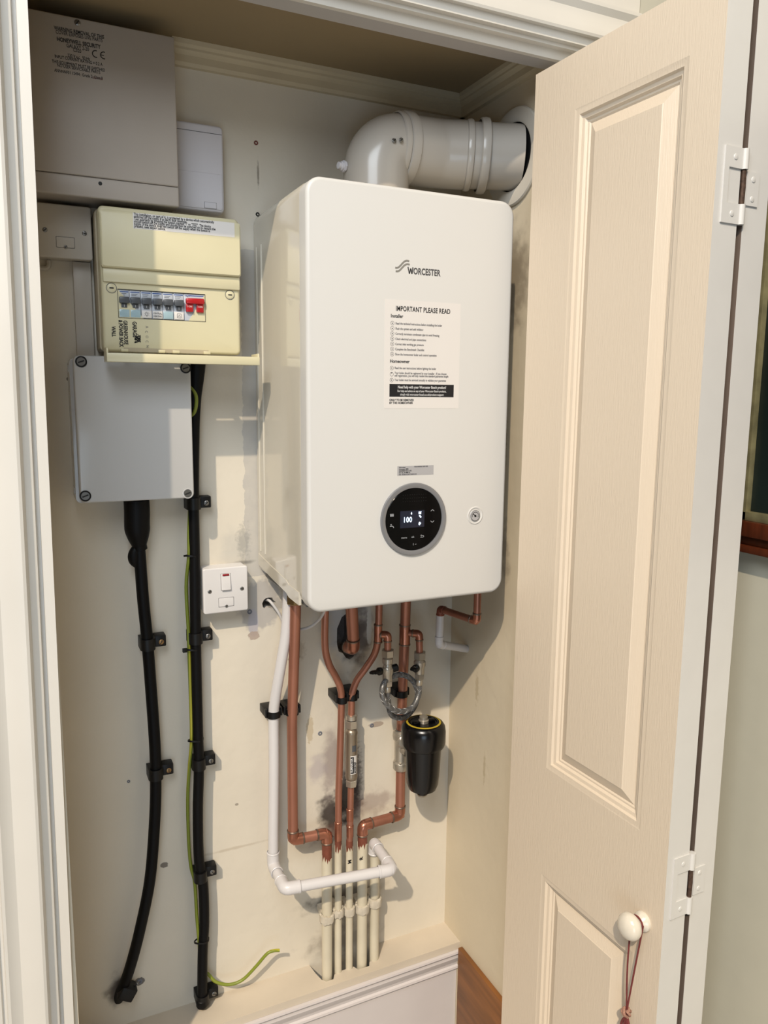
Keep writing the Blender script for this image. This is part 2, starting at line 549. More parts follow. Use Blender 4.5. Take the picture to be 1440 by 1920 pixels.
# front wall with the opening: left, over the door, right
bm = new()
box(bm, -2.4, -.402, YF, YF + .045, FLOOR, RCZ)
box(bm, -.402, .56, YF, YF + .03, .968, RCZ)
structure('wall_front', bm, M_frontwall, smooth=False, label='wall around the cupboard opening')
XW = 0.60
bm = new(); box(bm, XW, XW + .1, -2.6, YF + .03, FLOOR, RCZ)
structure('wall_hall', bm, M_roomwall, smooth=False, label='pale green-grey wall beyond the folded door')
bm = new(); box(bm, .541, XW, YF, YF + .045, FLOOR, RCZ)
structure('wall_return', bm, M_frontwall, smooth=False, label='narrow wall return beside the folded door')

# door frame architraves
PROF = [(0, 0), (0, .008), (.0135, .008), (.0145, .003), (.019, .003), (.0205, .013), (.032, .017), (.036, .030), (.040, .0315), (.050, .030),
        (.060, .026), (.070, .024), (.078, .026), (.086, .031), (.090, .031), (.092, .025), (.096, .025), (.098, .029), (.17, .029), (.17, 0)]
bm = new()
z0, z1 = FLOOR, .9565 + .17
x0t, x0b = -.3925, -.4155
loops = []
for z in (z0, z1):
    t = (z - z0) / (z1 - z0)
    xi = x0b + (x0t - x0b) * t
    loops.append([(xi - u, YF - v, z) for u, v in PROF])
loft(bm, loops)
structure('trim_1', bm, M_white, label='white moulded architrave on the left of the opening', angle=25)
PROFH = [(0, 0), (0, .012), (.014, .016), (.014, .032), (.020, .033), (.0205, .045), (.034, .047), (.034, .058), (.038, .060), (.05, .058),
         (.062, .052), (.074, .052), (.084, .060), (.090, .060), (.092, .05), (.17, .05), (.17, 0)]
bm = new()
loft(bm, [[(x, YF - v * .75, .9555 + u) for u, v in PROFH] for x in (-.393, .599)])
structure('trim_2', bm, M_white, label='white moulded architrave over the opening', angle=25)
# lining of the opening (head) and its track
bm = new(); box(bm, -.402, .545, YF + .0, YF + .04, .9585, .968)
structure('trim_3', bm, mat('grey_track', (196, 192, 190), .45), smooth=False, label='pale grey door track under the frame head')

# cornice of the cupboard ceiling
CP = [(0, 0), (.010, 0), (.013, .006), (.013, .018), (.018, .021), (.021, .024), (.021, .028), (.026, .032), (.027, .040), (0, .040)]
bm = new()
loft(bm, [[(x, -a, .966 + h) for a, h in CP] for x in (-.150, XR)])
structure('trim_4', bm, M_cornice, label='cream cornice strip along the back wall', angle=25)
bm = new()
loft(bm, [[(XR - a, y, .966 + h) for a, h in CP] for y in (0, YF + .04)])
structure('trim_5', bm, M_cornice, label='cream cornice strip along the right wall', angle=25)

# pipe boxing along the foot of the back wall: notched top board, moulded skirting front
BT = -.940
bm = new()
outline = [(XL, 0), (.108, 0), (.112, -.030), (.118, -.055), (.126, -.064), (.143, -.064), (.150, -.052), (.166, -.047), (.2, -.047),
           (.206, -.060), (.234, -.060), (.240, -.048), (.262, -.050), (.268, -.040), (.268, 0), (XR, 0), (XR, -.078), (XL, -.086)]
loft(bm, [[(x, y, BT - .018) for x, y in outline], [(x, y, BT) for x, y in outline]])
structure('trim_6', bm, M_board, smooth=False, label='cream board on top of the pipe boxing, notched for the pipes')
SK = [(0, -.0184), (-.001, -.0184), (-.007, -.0195), (-.008, -.024), (-.006, -.027), (-.001, -.029), (-.001, -.034), (-.002, -.040), (.002, -.050), (.008, -.059), (.009, -.066), (.005, -.069), (.004, -.074), (.008, -.078), (.012, -.080), (.013, -.31), (.03, -.31), (.03, -.0184)]
bm = new()
loft(bm, [[(x, y0 + a, BT + h - .001 * 0) for a, h in [(p, q - .0) for p, q in SK]] for x, y0 in ((XL, -.0855), (XR - .001, -.0775))])
structure('baseboard_back', bm, M_skirt, label='white moulded skirting on the front of the pipe boxing', angle=25)
bm = new(); box(bm, XR - .012, XR, YF + .02, -.088, FLOOR, -.945, bev=.002)
structure('baseboard_right', bm, M_wood, label='brown stained wood board along the foot of the right wall')

# ------------------------------------------------------------------ folding door
LP0 = Vector((.406, -.35)); LP1 = Vector((.420, -.745))
LW = (LP1 - LP0).length
U = (LP1 - LP0).normalized(); NRM = Vector((U.y, -U.x))       # NRM points to the seen side (-x)
if NRM.x > 0: NRM = -NRM
def lp(u, z, d=0.0):
    p = LP0 + U * u + NRM * d
    return (p.x, p.y, z)
TOPZ, BOTZ = .926, FLOOR + .012
door1 = thing('door_1', None, None, lp(LW / 2, FLOOR, -.02)); door1['kind'] = 'structure'
door1['label'] = 'white panelled leading leaf of the folded cupboard door'

def panel_leaf():
    bm = new()
    us = [0, .1065, .338, LW]
    zs = [BOTZ, BOTZ + .14, -.5125, -.300, .838, TOPZ]
    # panel rows: 1 (lower), 3 (upper); the middle column
    steps = [(0, 0), (.004, -.001), (.010, -.0015), (.0125, -.0055), (.018, -.0065), (.021, -.0105), (.024, -.0105), (.0265, -.0125), (.046, -.0035), (.047, -.0025)]
    for i in range(3):
        for j in range(5):
            if i == 1 and j in (1, 3):
                a0, a1, b0, b1 = us[1], us[2], zs[j], zs[j + 1]
                rows = []
                for s, d in steps:
                    rows.append([bm.verts.new(lp(u, z, d)) for u, z in ((a0 + s, b0 + s), (a1 - s, b0 + s), (a1 - s, b1 - s), (a0 + s, b1 - s))])
                for A, B in zip(rows, rows[1:]):
                    for k in range(4):
                        bm.faces.new((A[k], A[(k + 1) % 4], B[(k + 1) % 4], B[k]))
                bm.faces.new(rows[-1])
            else:
                bm.faces.new([bm.verts.new(lp(u, z)) for u, z in ((us[i], zs[j]), (us[i + 1], zs[j]), (us[i + 1], zs[j + 1]), (us[i], zs[j + 1]))])
    bmesh.ops.remove_doubles(bm, verts=bm.verts, dist=.00005)
    return bm
bm = panel_leaf()
T1 = .047
c = [lp(0, BOTZ), lp(LW, BOTZ), lp(LW, TOPZ), lp(0, TOPZ)]
e = [lp(0, BOTZ, -T1), lp(LW, BOTZ, -T1), lp(LW, TOPZ, -T1), lp(0, TOPZ, -T1)]
obj('leaf_face', bm, M_leaf, door1, angle=12)
bm = new()
inner = [lp(0, BOTZ, -.014), lp(LW, BOTZ, -.014), lp(LW, TOPZ, -.014), lp(0, TOPZ, -.014)]
V = [bm.verts.new(p) for p in c]; Wv = [bm.verts.new(p) for p in e]
for k in range(4):
    bm.faces.new((V[k], V[(k + 1) % 4], Wv[(k + 1) % 4], Wv[k]))
bm.faces.new(Wv)
obj('leaf_body', bm, M_edge, door1, smooth=False)

door2 = thing('door_2', None, None, lp(LW / 2, FLOOR, -.08)); door2['kind'] = 'structure'
door2['label'] = 'second leaf of the folded cupboard door, seen edge-on behind the first'
bm = new()
T2a, T2b = -.0585, -.106
V = [bm.verts.new(lp(u, z, T2a)) for u, z in ((.02, BOTZ), (LW, BOTZ), (LW, TOPZ), (.02, TOPZ))]
Wv = [bm.verts.new(lp(u, z, T2b)) for u, z in ((.02, BOTZ), (LW, BOTZ), (LW, TOPZ), (.02, TOPZ))]
for k in range(4): bm.faces.new((V[k], V[(k + 1) % 4], Wv[(k + 1) % 4], Wv[k]))
bm.faces.new(V[::-1]); bm.faces.new(Wv)
obj('leaf_body', bm, M_edge, door2, smooth=False)

bm = new()  # thin sheet added on leaf two, its brown painting the gap's dark shade
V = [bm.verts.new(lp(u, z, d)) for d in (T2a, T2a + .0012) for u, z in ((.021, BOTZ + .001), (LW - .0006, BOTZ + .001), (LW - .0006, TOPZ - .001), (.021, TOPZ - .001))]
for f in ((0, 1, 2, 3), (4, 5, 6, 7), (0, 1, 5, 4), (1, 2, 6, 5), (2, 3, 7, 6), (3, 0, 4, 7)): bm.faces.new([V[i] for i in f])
obj('gap_shade_sheet', bm, mat('brown_gap_shade', (112, 96, 84), .8, var=.3, scale=12, stretch=(1, 1, .2)), door2, smooth=False)

# two painted flush hinges on the leaf edges: local frame a = across (to the right), b = out towards the viewer
def hp(a, z, out):
    p = LP0 + U * (LW + out) - NRM * a
    return (p.x, p.y, z)
def hinge(z0, z1):
    h = z1 - z0
    def slab(bm, a0, a1, zz0, zz1, o0, o1):
        V = [bm.verts.new(hp(a, z, o)) for a, z, o in ((a0, zz0, o0), (a1, zz0, o0), (a1, zz1, o0), (a0, zz1, o0), (a0, zz0, o1), (a1, zz0, o1), (a1, zz1, o1), (a0, zz1, o1))]
        for f in ((0, 1, 2, 3), (4, 5, 6, 7), (0, 1, 5, 4), (1, 2, 6, 5), (2, 3, 7, 6), (3, 0, 4, 7)):
            bm.faces.new([V[i] for i in f])
    bm = new()
    slab(bm, .013, .022, z0, z1, .0001, .0022)
    slab(bm, .022, .047, z0, z0 + h * .27, .0001, .0022)
    slab(bm, .022, .047, z1 - h * .27, z1, .0001, .0022)
    H = obj('hinge', bm, M_edge, door1, smooth=False)
    for zz0, zz1 in ((z0, z0 + h * .27), (z1 - h * .27, z1)):
        bm = new(); p, q = hp(.0525, zz0, .001), hp(.0525, zz1, .001)
        tube(bm, [p, q], .0052, seg=14); obj('knuckle', bm, M_edge, H)
    bm = new(); tube(bm, [hp(.0525, z0 + h * .27, .0005), hp(.0525, (z0 + z1) / 2, .001), hp(.0525, z1 - h * .27, .0005)], .0036, seg=10)
    obj('pin', bm, M_rust, H)
    for zz in (z0 + h * .13, z1 - h * .13):
        bm = new(); o_ = Vector(hp(.033, zz, .002)); lathe(bm, [(.0042, 0), (.0036, .001), (.001, .0015)], o_, (U.x, U.y, 0), seg=12); obj('screw_head', bm, M_edge, H)
    bm = new(); slab(bm, .0595, .083, z0 + h * .27, z1 - h * .28, .0001, .002)
    H2 = obj('hinge', bm, M_edge, door2, smooth=False)
    for zz in (z0 + h * .36, z1 - h * .38):
        bm = new(); lathe(bm, [(.0042, 0), (.0036, .001), (.001, .0015)], hp(.071, zz, .0018), (U.x, U.y, 0), seg=12); obj('screw_head', bm, M_edge, H2)
hinge(.612, .710)
hinge(-.421, -.319)

KU, KZ = .357, -.444
kdir = Vector((NRM.x, NRM.y, 0))
bm = new()
lathe(bm, [(.0155, 0), (.0160, .002), (.0155, .005), (.0115, .009), (.0095, .014), (.0105, .0175), (.016, .0200), (.0195, .0235), (.0212, .0285), (.0205, .034), (.017, .039), (.011, .0425), (.004, .044)],
      lp(KU, KZ, 0), kdir, seg=32)
obj('knob', bm, M_knob, door1)

# dark red cord looped over the knob
kc = Vector(lp(KU, KZ, .0145))
ud = Vector((U.x, U.y, 0))
bm = new()
loop = []
for k in range(0, 13):
    a = math.pi * (-0.08 + 1.16 * k / 12)
    loop.append(kc + ud * (.0123 * math.cos(a)) + Vector((0, 0, .0123 * math.sin(a))))
knot = kc + kdir * .006 - ud * .004 + Vector((0, 0, -.158))
tube(bm, smooth([knot] + [kc * .5 + knot * .5 + ud * .006 + Vector((0, 0, .0))] + loop + [kc * .5 + knot * .5 - ud * .006 + kdir * .003] + [knot + Vector((.001, .001, 0))], 5), .0014, seg=8)
cord = thing('cord', 'dark red cord looped over the white door knob, knotted below', 'cord', knot)
obj('strand', bm, M_cord, cord)
bm = new()
rk = random.Random(5)
for k in range(5):
    a = k * 1.26
    tube(bm, smooth([knot + Vector((.004 * math.cos(a), .004 * math.sin(a), .006)), knot + Vector((.007 * math.cos(a + 1), .007 * math.sin(a + 1), .0)), knot + Vector((.004 * math.cos(a + 2), .004 * math.sin(a + 2), -.006))], 4), .0022, seg=8)
obj('knot', bm, M_cordend, cord)
bm = new()
for k in range(4):
    dx = (k - 1.5) * .004
    tube(bm, smooth([knot + Vector((dx * .3, dx * .3, -.004)), knot + ud * dx * 1.6 + Vector((0, 0, -.03)), knot + ud * dx * 1.4 + Vector((0, 0, -.075))], 5), .0021, seg=8)
obj('tassel', bm, M_cord, cord)

# ------------------------------------------------------------------ framed picture on the hall wall
pic = thing('framed_picture', 'dark picture in a mahogany frame with gilt slip on the wall beyond the door', 'picture', (XW, -.9, .12))
def yz_box(bm, y0, y1, z0, z1, x0, x1, bev=0): box(bm, x0, x1, y0, y1, z0, z1, bev=bev)
py0, py1, pz0, pz1 = -1.15, -.640, .140, .78
bm = new()
for k, (a, b, dep) in enumerate(((0, .012, .026), (.012, .026, .020), (.026, .050, .030))):
    yz_box(bm, py0 + a, py1 - a, pz0 + a, pz0 + b, XW - dep, XW - .001, .002)
    yz_box(bm, py0 + a, py1 - a, pz1 - b, pz1 - a, XW - dep, XW - .001, .002)
    yz_box(bm, py0 + a, py0 + b, pz0 + a, pz1 - a, XW - dep, XW - .001, .002)
    yz_box(bm, py1 - b, py1 - a, pz0 + a, pz1 - a, XW - dep, XW - .001, .002)
obj('frame', bm, M_framewood, pic)
bm = new(); a, b = .050, .064
yz_box(bm, py0 + a, py1 - a, pz0 + a, pz0 + b, XW - .022, XW - .001, .001)
yz_box(bm, py0 + a, py1 - a, pz1 - b, pz1 - a, XW - .022, XW - .001, .001)
yz_box(bm, py0 + a, py0 + b, pz0 + a, pz1 - a, XW - .022, XW - .001, .001)
yz_box(bm, py1 - b, py1 - a, pz0 + a, pz1 - a, XW - .022, XW - .001, .001)
obj('slip', bm, M_gilt, pic)
bm = new(); yz_box(bm, py0 + .06, py1 - .06, pz0 + .06, pz1 - .06, XW - .012, XW - .002)
obj('picture_panel', bm, M_picture, pic, smooth=False)

# ------------------------------------------------------------------ boiler
BD = .31
boiler = thing('boiler', 'white wall-hung combi boiler with round black dial and paper notice on its front', 'boiler', (.2, -.15, 0))
bm = new()
L = []
for y, d in ((-.004, .0), (-.270, .0), (-.276, .0015)):
    L.append([(x, y, z) for x, z in inset_rr(0, .4, .006, .724, .024, d, 10)])
loft(bm, L)
body = obj('casing', bm, M_boilerside, boiler)
bm = new(); plate(bm, 0, .4, 0, .724, .027, -.276, -BD, bev=.007, seg=5, n=10)
front = obj('front_panel', bm, M_boiler, boiler)
# two raised ribs on the left side, near the wall
for y in (-.024, -.056):
    bm = new(); tube(bm, [(-.0004, y, .058), (-.0008, y - .0005, .07), (-.0008, y, .645), (-.0004, y, .657)], .0016, seg=8)
    obj('rib', bm, M_boilerside, body)
# lower side trim: a slim strip that steps down towards the front
bm = new()
prof = [(-.006, .030), (-.10, .021), (-.19, .014), (-.205, .009), (-.262, .008)]
V = []
for x in (-.0010, .004):
    V.append([bm.verts.new((x, y, z + .020)) for y, z in prof] + [bm.verts.new((x, y, z - .004)) for y, z in prof[::-1]])
n_ = len(V[0])
for k in range(n_): bm.faces.new((V[0][k], V[0][(k + 1) % n_], V[1][(k + 1) % n_], V[1][k]))
bm.faces.new(V[0][::-1]); bm.faces.new(V[1])
obj('side_trim', bm, M_boilerside, boiler, smooth=False)
bm = new(); box(bm, .012, .388, -.268, -.012, .001, .010); obj('underside', bm, M_boilerbot, boiler, smooth=False)

YB = -BD
DC = (.2018, .1553)
bm = new()
lathe(bm, [(.0660, -.001), (.0665, .002), (.0655, .0045), (.063, .0052), (.0575, .0035), (.0565, .0008)], (DC[0], YB, DC[1]), (0, -1, 0), seg=64, cap0=True, cap1=True)
dial = obj('control_dial', bm, M_ring, boiler)
bm = new(); lathe(bm, [(.0567, .0005), (.0567, .0028), (.0560, .0034)], (DC[0], YB, DC[1]), (0, -1, 0), seg=64)
obj('dial_glass', bm, M_glass, dial)
YD = YB - .0036
bm = new(); plate(bm, .1735, .2225, .1405, .1715, .001, YD + .001, YD - .0002, bev=.0002); obj('screen', bm, M_screen, dial)
YD2 = YD - .0005
text('screen_digits', '100', .0140, M_digit, dial, .1790, .1508, YD2, sx=.80, bold=.00005, spacing=1.12)
def flat(name, polys, m, parent, y, depth=.0002):
    bm = new()
    for P in polys:
        loft(bm, [[(x, y + depth, z) for x, z in P], [(x, y, z) for x, z in P]])
    return obj(name, bm, m, parent, smooth=False)
def rect(x0, x1, z0, z1): return [(x0, z0), (x1, z0), (x1, z1), (x0, z1)]
def stroke(pts, w):
    """quads along a polyline"""
    out = []
    for (x0, z0), (x1, z1) in zip(pts, pts[1:]):
        dx, dz = x1 - x0, z1 - z0; l = math.hypot(dx, dz) or 1
        nx, nz = -dz / l * w / 2, dx / l * w / 2
        out.append([(x0 + nx, z0 + nz), (x0 - nx, z0 - nz), (x1 - nx, z1 - nz), (x1 + nx, z1 + nz)])
    return out
def ring(x, z, r, w, n=16, a0=0, a1=360):
    return stroke([(x + r * math.cos(math.radians(a0 + (a1 - a0) * k / n)), z + r * math.sin(math.radians(a0 + (a1 - a0) * k / n))) for k in range(n + 1)], w)
# flame, radiator, tap and plug symbols on the screen
flat('screen_icons', [[(.1945, .166), (.1963, .1642), (.1972, .1662), (.196, .1694)],
                      *[rect(.2105 + k * .0019, .2117 + k * .0019, .1645, .1685) for k in range(3)], rect(.2105, .216, .1682, .1690),
                      [(.211, .1615), (.2145, .1575), (.2165, .159), (.213, .163)],
                      [(.2115, .1500), (.2140, .1500), (.2140, .1450), (.2120, .1438), (.2105, .146)], [(.214, .149), (.2158, .1475), (.214, .146)]], M_digit, dial, YD2)
YI = YD - .0002
flat('radiator_icon', [*[rect(.1535 + k * .0018, .1549 + k * .0018, .163, .1672) for k in range(4)], rect(.153, .160, .1668, .1678)], M_icon, dial, YI)
flat('tap_icon', [*stroke([(.153, .1455), (.159, .1455), (.1608, .1425)], .0014), *stroke([(.1555, .1455), (.1555, .149)], .0012), *stroke([(.154, .149), (.157, .149)], .0010)], M_icon, dial, YI)
flat('up_arrow', stroke([(.2355, .1685), (.239, .1712), (.2425, .1685)], .0010), M_icon, dial, YI)
flat('down_arrow', stroke([(.2355, .1505), (.239, .1475), (.2425, .1505)], .0010), M_icon, dial, YI)
flat('back_arrow', [*stroke([(.2150, .1215), (.2205, .1215), (.2222, .1230), (.2205, .1247), (.2158, .1247)], .0009), *stroke([(.217, .1232), (.2155, .1247), (.217, .1262)], .0008)], M_icon, dial, YI)
flat('port_mark', [*stroke([(.2005, .1075), (.2005, .1115)], .0008)], M_icon, dial, YI)
flat('port_mark', [*stroke([(.204, .1095), (.207, .1095)], .0006)], M_icon, dial, YI)
text('button_lettering', 'menu', .0052, M_icon, dial, .176, .1215, YD - .0002)
text('button_lettering', 'ok', .0056, M_icon, dial, .1965, .1215, YD - .0002)
flat('dot_pattern', [rect(x, x + .0008, z, z + .0008) for z in (.188, .194, .200) for x in [.1785 + k * .0046 for k in range(11)]], M_iconfaint, dial, YD - .0002)

# pressure gauge
GC = (.3325, .1545)
bm = new(); lathe(bm, [(.0168, -.001), (.0170, .0006), (.0155, .0014), (.0135, .0008), (.0118, -.0004)], (GC[0], YB, GC[1]), (0, -1, 0), seg=40, cap0=False, cap1=False)
lathe(bm, [(.0120, .0002), (.0118, .0004)], (GC[0], YB, GC[1]), (0, -1, 0), seg=40)
gauge = obj('pressure_gauge', bm, M_boiler, boiler)
bm = new(); lathe(bm, [(.0102, .0003), (.0102, .0020), (.0094, .0026)], (GC[0] - .001, YB, GC[1]), (0, -1, 0), seg=32); obj('gauge_face', bm, M_silverlabel, gauge)
flat('gauge_print', [*ring(GC[0] - .001, GC[1], .0098, .0006, 24), *ring(GC[0] - .001, GC[1], .0068, .0008, 16, -30, 200), *stroke([(GC[0] + .001, GC[1] - .002), (GC[0] - .006, GC[1] + .0035)], .0016),
                     [(GC[0] - .001 + .0022 * math.cos(k * .785), GC[1] - .0008 + .0022 * math.sin(k * .785)) for k in range(8)]], M_ink, gauge, YB - .0029)

# maker's name with two waves
YL = YB - .0003
text('maker_lettering', 'ORCESTER', .0150, M_logo, boiler, .1942, .5838, YL, sx=.72, bold=.00035, spacing=1.03)
flat('maker_letter', [*stroke([(.1838, .5948), (.1868, .5838), (.1892, .5925), (.1916, .5838), (.1935, .5948)], .0021)], M_logo, boiler, YL)
def wave(x0, z0):
    P = []
    for k in range(15):
        t = k / 14; x = x0 + .0265 * t
        P.append((x, z0 + .0125 * (3 * t * t - 2 * t ** 3) + .0016 * math.sin(t * 6.28 + 3.6)))
    return stroke(P, .0029)
flat('maker_waves', [*wave(.1595, .5925)], M_logolt, boiler, YL)
flat('maker_waves', [*wave(.1605, .5868)], M_logolt, boiler, YL)

# paper notice
note = None
bm = new(); x0, x1, z0, z1 = .1405, .2905, .3540, .5390
loft(bm, [[(x, YB, z) for x, z in rect(x0, x1, z0, z1)], [(x, YB - .0002, z) for x, z in rect(x0, x1, z0, z1)]])
note = tag(obj('notice', bm, M_paper, base=(.215, YB, z0), smooth=False), 'white IMPORTANT PLEASE READ notice stuck to the boiler front', 'notice')
YN = YB - .0004
text('notice_title', 'IMPORTANT PLEASE READ', .0118, M_ink, note, .1612, .5205, YN, sx=.73, bold=.00016, spacing=1.07)
text('notice_heading', 'Installer', .0082, M_ink, note, .1520, .5090, YN, sx=.9, bold=.00012)
lines = ['Read the technical instructions before installing the boiler', 'Flush the system and add inhibitor', 'Correctly terminate condensate pipe to avoid freezing',
         'Check electrical and pipe connections', 'Correct inlet working gas pressure', 'Complete the Benchmark Checklist', 'Show the homeowner boiler and control operation']
for k, s in enumerate(lines):
    z = .4975 - k * .0087
    text('notice_line', s, .0056, M_inkgrey, note, .1612, z, YN, sx=.70)
    flat('notice_icon', [*ring(.1553, z + .0018, .0033, .0005, 14), rect(.1543, .1563, z + .0008, z + .0026)], M_inkgrey, note, YN, .0001)
text('notice_heading', 'Homeowner', .0082, M_ink, note, .1510, .4325, YN, sx=.9, bold=.00012)
for k, (s, dz) in enumerate([('Read the user instructions before lighting the boiler', 0), ('Your boiler should be registered by your installer - If you choose', .0085), ('self registration, you will only receive the standard guarantee length', .0130), ('Your boiler must be serviced annually to validate your guarantee', .0205)]):
    z = .4220 - dz
    text('notice_line', s, .0056, M_inkgrey, note, .1605, z, YN, sx=.70)
    if k != 2: flat('notice_icon', [*ring(.1550, z + .0014 - (.002 if k == 1 else 0), .0033, .0005, 14), rect(.1543, .1556, z + .0002, z + .0026)], M_inkgrey, note, YN, .0001)
flat('notice_band', [rect(.1510, .2797, .3742, .3962)], M_labelblack, note, YN, .0001)
YN2 = YN - .0003
text('band_lettering', 'Need help with your Worcester Bosch product?', .0068, M_inkwhite, note, .2153, .3888, YN2, align='CENTER', sx=.72, bold=.00008)
text('band_lettering', 'For help and advice on any of your Worcester Bosch products,', .0056, M_inkwhite, note, .2153, .3825, YN2, align='CENTER', sx=.68)
text('band_lettering', 'simply visit worcester-bosch.co.uk/product-support', .0058, M_inkwhite, note, .2153, .3765, YN2, align='CENTER', sx=.72)
text('notice_footer', 'ONLY TO BE REMOVED', .0054, M_ink, note, .1510, .3668, YN, sx=.84, bold=.0001)
text('notice_footer', 'BY THE HOMEOWNER', .0054, M_ink, note, .1510, .3618, YN, sx=.84, bold=.0001)

# rating label
bm = new()
loft(bm, [[(x, YB, z) for x, z in rect(.1683, .2415, .2352, .2522)], [(x, YB - .0002, z) for x, z in rect(.1683, .2415, .2352, .2522)]])
rate = tag(obj('rating_label', bm, M_silverlabel, base=(.205, YB, .2352), smooth=False), 'small silver printed label on the boiler front above the dial', 'label')
for k, s in enumerate(('Worcester', 'Greenstar 4000', 'GR4300iW 30 C NG', 'GC No. 47-800-12')):
    text('label_line', s, .0034, M_ink, rate, .1715, .2487 - k * .0031, YN, sx=.85)
text('label_line', 'S/N  8738101234-7736901234', .0030, M_inkgrey, rate, .1715, .2362, YN, sx=.95)
text('label_line', '0558 00000000 0000 0000', .0032, M_inkgrey, rate, .202, .2495, YN, sx=.8)

# ------------------------------------------------------------------ flue
flue = thing('flue', 'white enamelled flue elbow from the boiler top through the right wall', 'flue', (.2, -.13, .724))
FR = .0622
FX, FY, FZ = .202, -.135, .839
EX, EY = XR, -.203
path = fillet([(FX, FY, .726), (FX, FY, FZ), (.335, FY - .004, FZ + .002), (EX + .01, EY, FZ - .002)], .085, 12)
# first elbow: riser and bend
def sub(path, x0, x1):
    return [p for p in path if x0 <= p.x <= x1]
bm = new(); tube(bm, [p for p in path if p.x < .262] + [Vector((.262, FY - .002, FZ + .001))], FR, seg=40); obj('elbow', bm, M_flue, flue)
bm = new(); tube(bm, [Vector((.258, FY - .002, FZ + .001))] + [p for p in path if .262 < p.x < .374] + [Vector((.335, FY - .004, FZ + .002)).lerp(Vector((EX + .01, EY, FZ - .002)), .31)], FR * 1.0, seg=40); obj('bend', bm, M_flue, flue)
pA = [Vector((.335, FY - .004, FZ + .002)).lerp(Vector((EX + .01, EY, FZ - .002)), t) for t in (.30, .6, 1.0)]
bm = new(); tube(bm, pA, FR * .97, seg=40); obj('horizontal_pipe', bm, M_flue, flue)
def collar(px, r, w, tangent):
    t = Vector(tangent).normalized(); c0 = Vector(px)
    bm = new(); lathe(bm, [(r - .003, -w / 2 - .001), (r, -w / 2 + .001), (r + .0012, 0), (r, w / 2 - .001), (r - .003, w / 2 + .001)], c0, t, seg=40, cap0=False, cap1=False)
    return obj('collar', bm, M_flue, flue)
collar((.258, FY - .002, FZ + .001), FR + .0045, .018, (1, -.02, 0))
collar((.242, FY - .002, FZ + .001), FR + .0020, .012, (1, -.02, 0))
tdir = (Vector((EX + .01, EY, FZ - .002)) - Vector((.335, FY - .004, FZ + .002))).normalized()
def onpipe(x):
    a = Vector((.335, FY - .004, FZ + .002)); b = Vector((EX + .01, EY, FZ - .002)); t = (x - a.x) / (b.x - a.x); return a + (b - a) * t
collar(onpipe(.386), FR + .002, .012, tdir)
collar(onpipe(.412), FR + .0060, .016, tdir)
bm = new(); lathe(bm, [(.066, -.001), (.075, -.001), (.075, .002), (.074, .004)], (FX, FY, .7255), (0, 0, 1), seg=40); obj('base_ring', bm, M_flue, flue)
bm = new(); lathe(bm, [(.091, -.001), (.091, .004), (.089, .0065), (.068, .0085), (.0632, .006), (.0632, -.001)], onpipe(XR), (-1, 0, 0), seg=48, cap0=False, cap1=False)
obj('wall_rosette', bm, M_rosette, flue)
bm = new(); lathe(bm, [(.0636, .001), (.0636, .0015)], onpipe(XR), (-1, 0, 0), seg=40); obj('gap', bm, M_dark, flue)
for px, py, yy in ((735, 269, -.19), (747, 267, -.19), (912, 300, -.215)):
    p = at(px, py, 'y', yy)
    # nearest point on the pipe surface along the sight line direction: push the screw onto the tube
    c0 = min(path, key=lambda q: abs(q.x - p.x)); c0 = Vector((p.x, c0.y, c0.z))
    d = Vector((0, -1, (p.z - c0.z) / .055)); d.normalize()
    screw(flue, c0 + d * (FR + (.006 if px > 800 else .0035)), .0042, M_screw, direction=d, rot=.8)
bm = new(); c0 = Vector((FX, FY, .795)) + Vector((-FR, 0, 0))
lathe(bm, [(.008, -.004), (.008, .010), (.0062, .011), (.0062, .016), (.003, .0165)], c0, (-1, -.15, 0), seg=20); obj('test_point_cap', bm, M_whiteplastic, flue)
bm = new(); lathe(bm, [(.0105, .002), (.0105, .006)], c0, (-1, -.15, 0), seg=8); obj('test_point_cap', bm, M_whiteplastic, flue)

# ------------------------------------------------------------------ electrical boxes on the left
# alarm panel
alarm = thing('alarm_panel', 'large grey-beige steel security panel box, top left under the ceiling', 'control panel', (-.27, -.05, .70))
bm = new(); box(bm, -.392, -.160, -.085, 0, .703, .972, bev=.001); obj('back_box', bm, M_alarm, alarm)
bm = new(); box(bm, -.396, -.1595, -.0975, -.0848, .733, .9755, bev=.0025, seg=3); acov = obj('cover', bm, M_alarm, alarm)
bm = new(); box(bm, -.396, -.1590, -.0965, -.0849, .6995, .7325, bev=.003, seg=3); alip = obj('lower_lip', bm, M_alarm, alarm)
YA = -.0978
screw(acov, at(145, 43, 'y', -.097), .0048, M_screw, slot=True, rot=.9)
bm = new(); lathe(bm, [(.0032, 0), (.0030, .0006)], at(188, 344, 'y', -.0965), (0, -1, 0), seg=14); obj('screw_hole', bm, M_dark, alip)
def at_text(body, px, py, size, y, parent, m=M_ink, align='LEFT', sx=.85, bold=0.0, name='lettering', rot=0.0):
    p = at(px, py, 'y', y + .0)
    return text(name, body, size, m, parent, p.x, p.z, y, align=align, sx=sx, bold=bold, rot=rot)
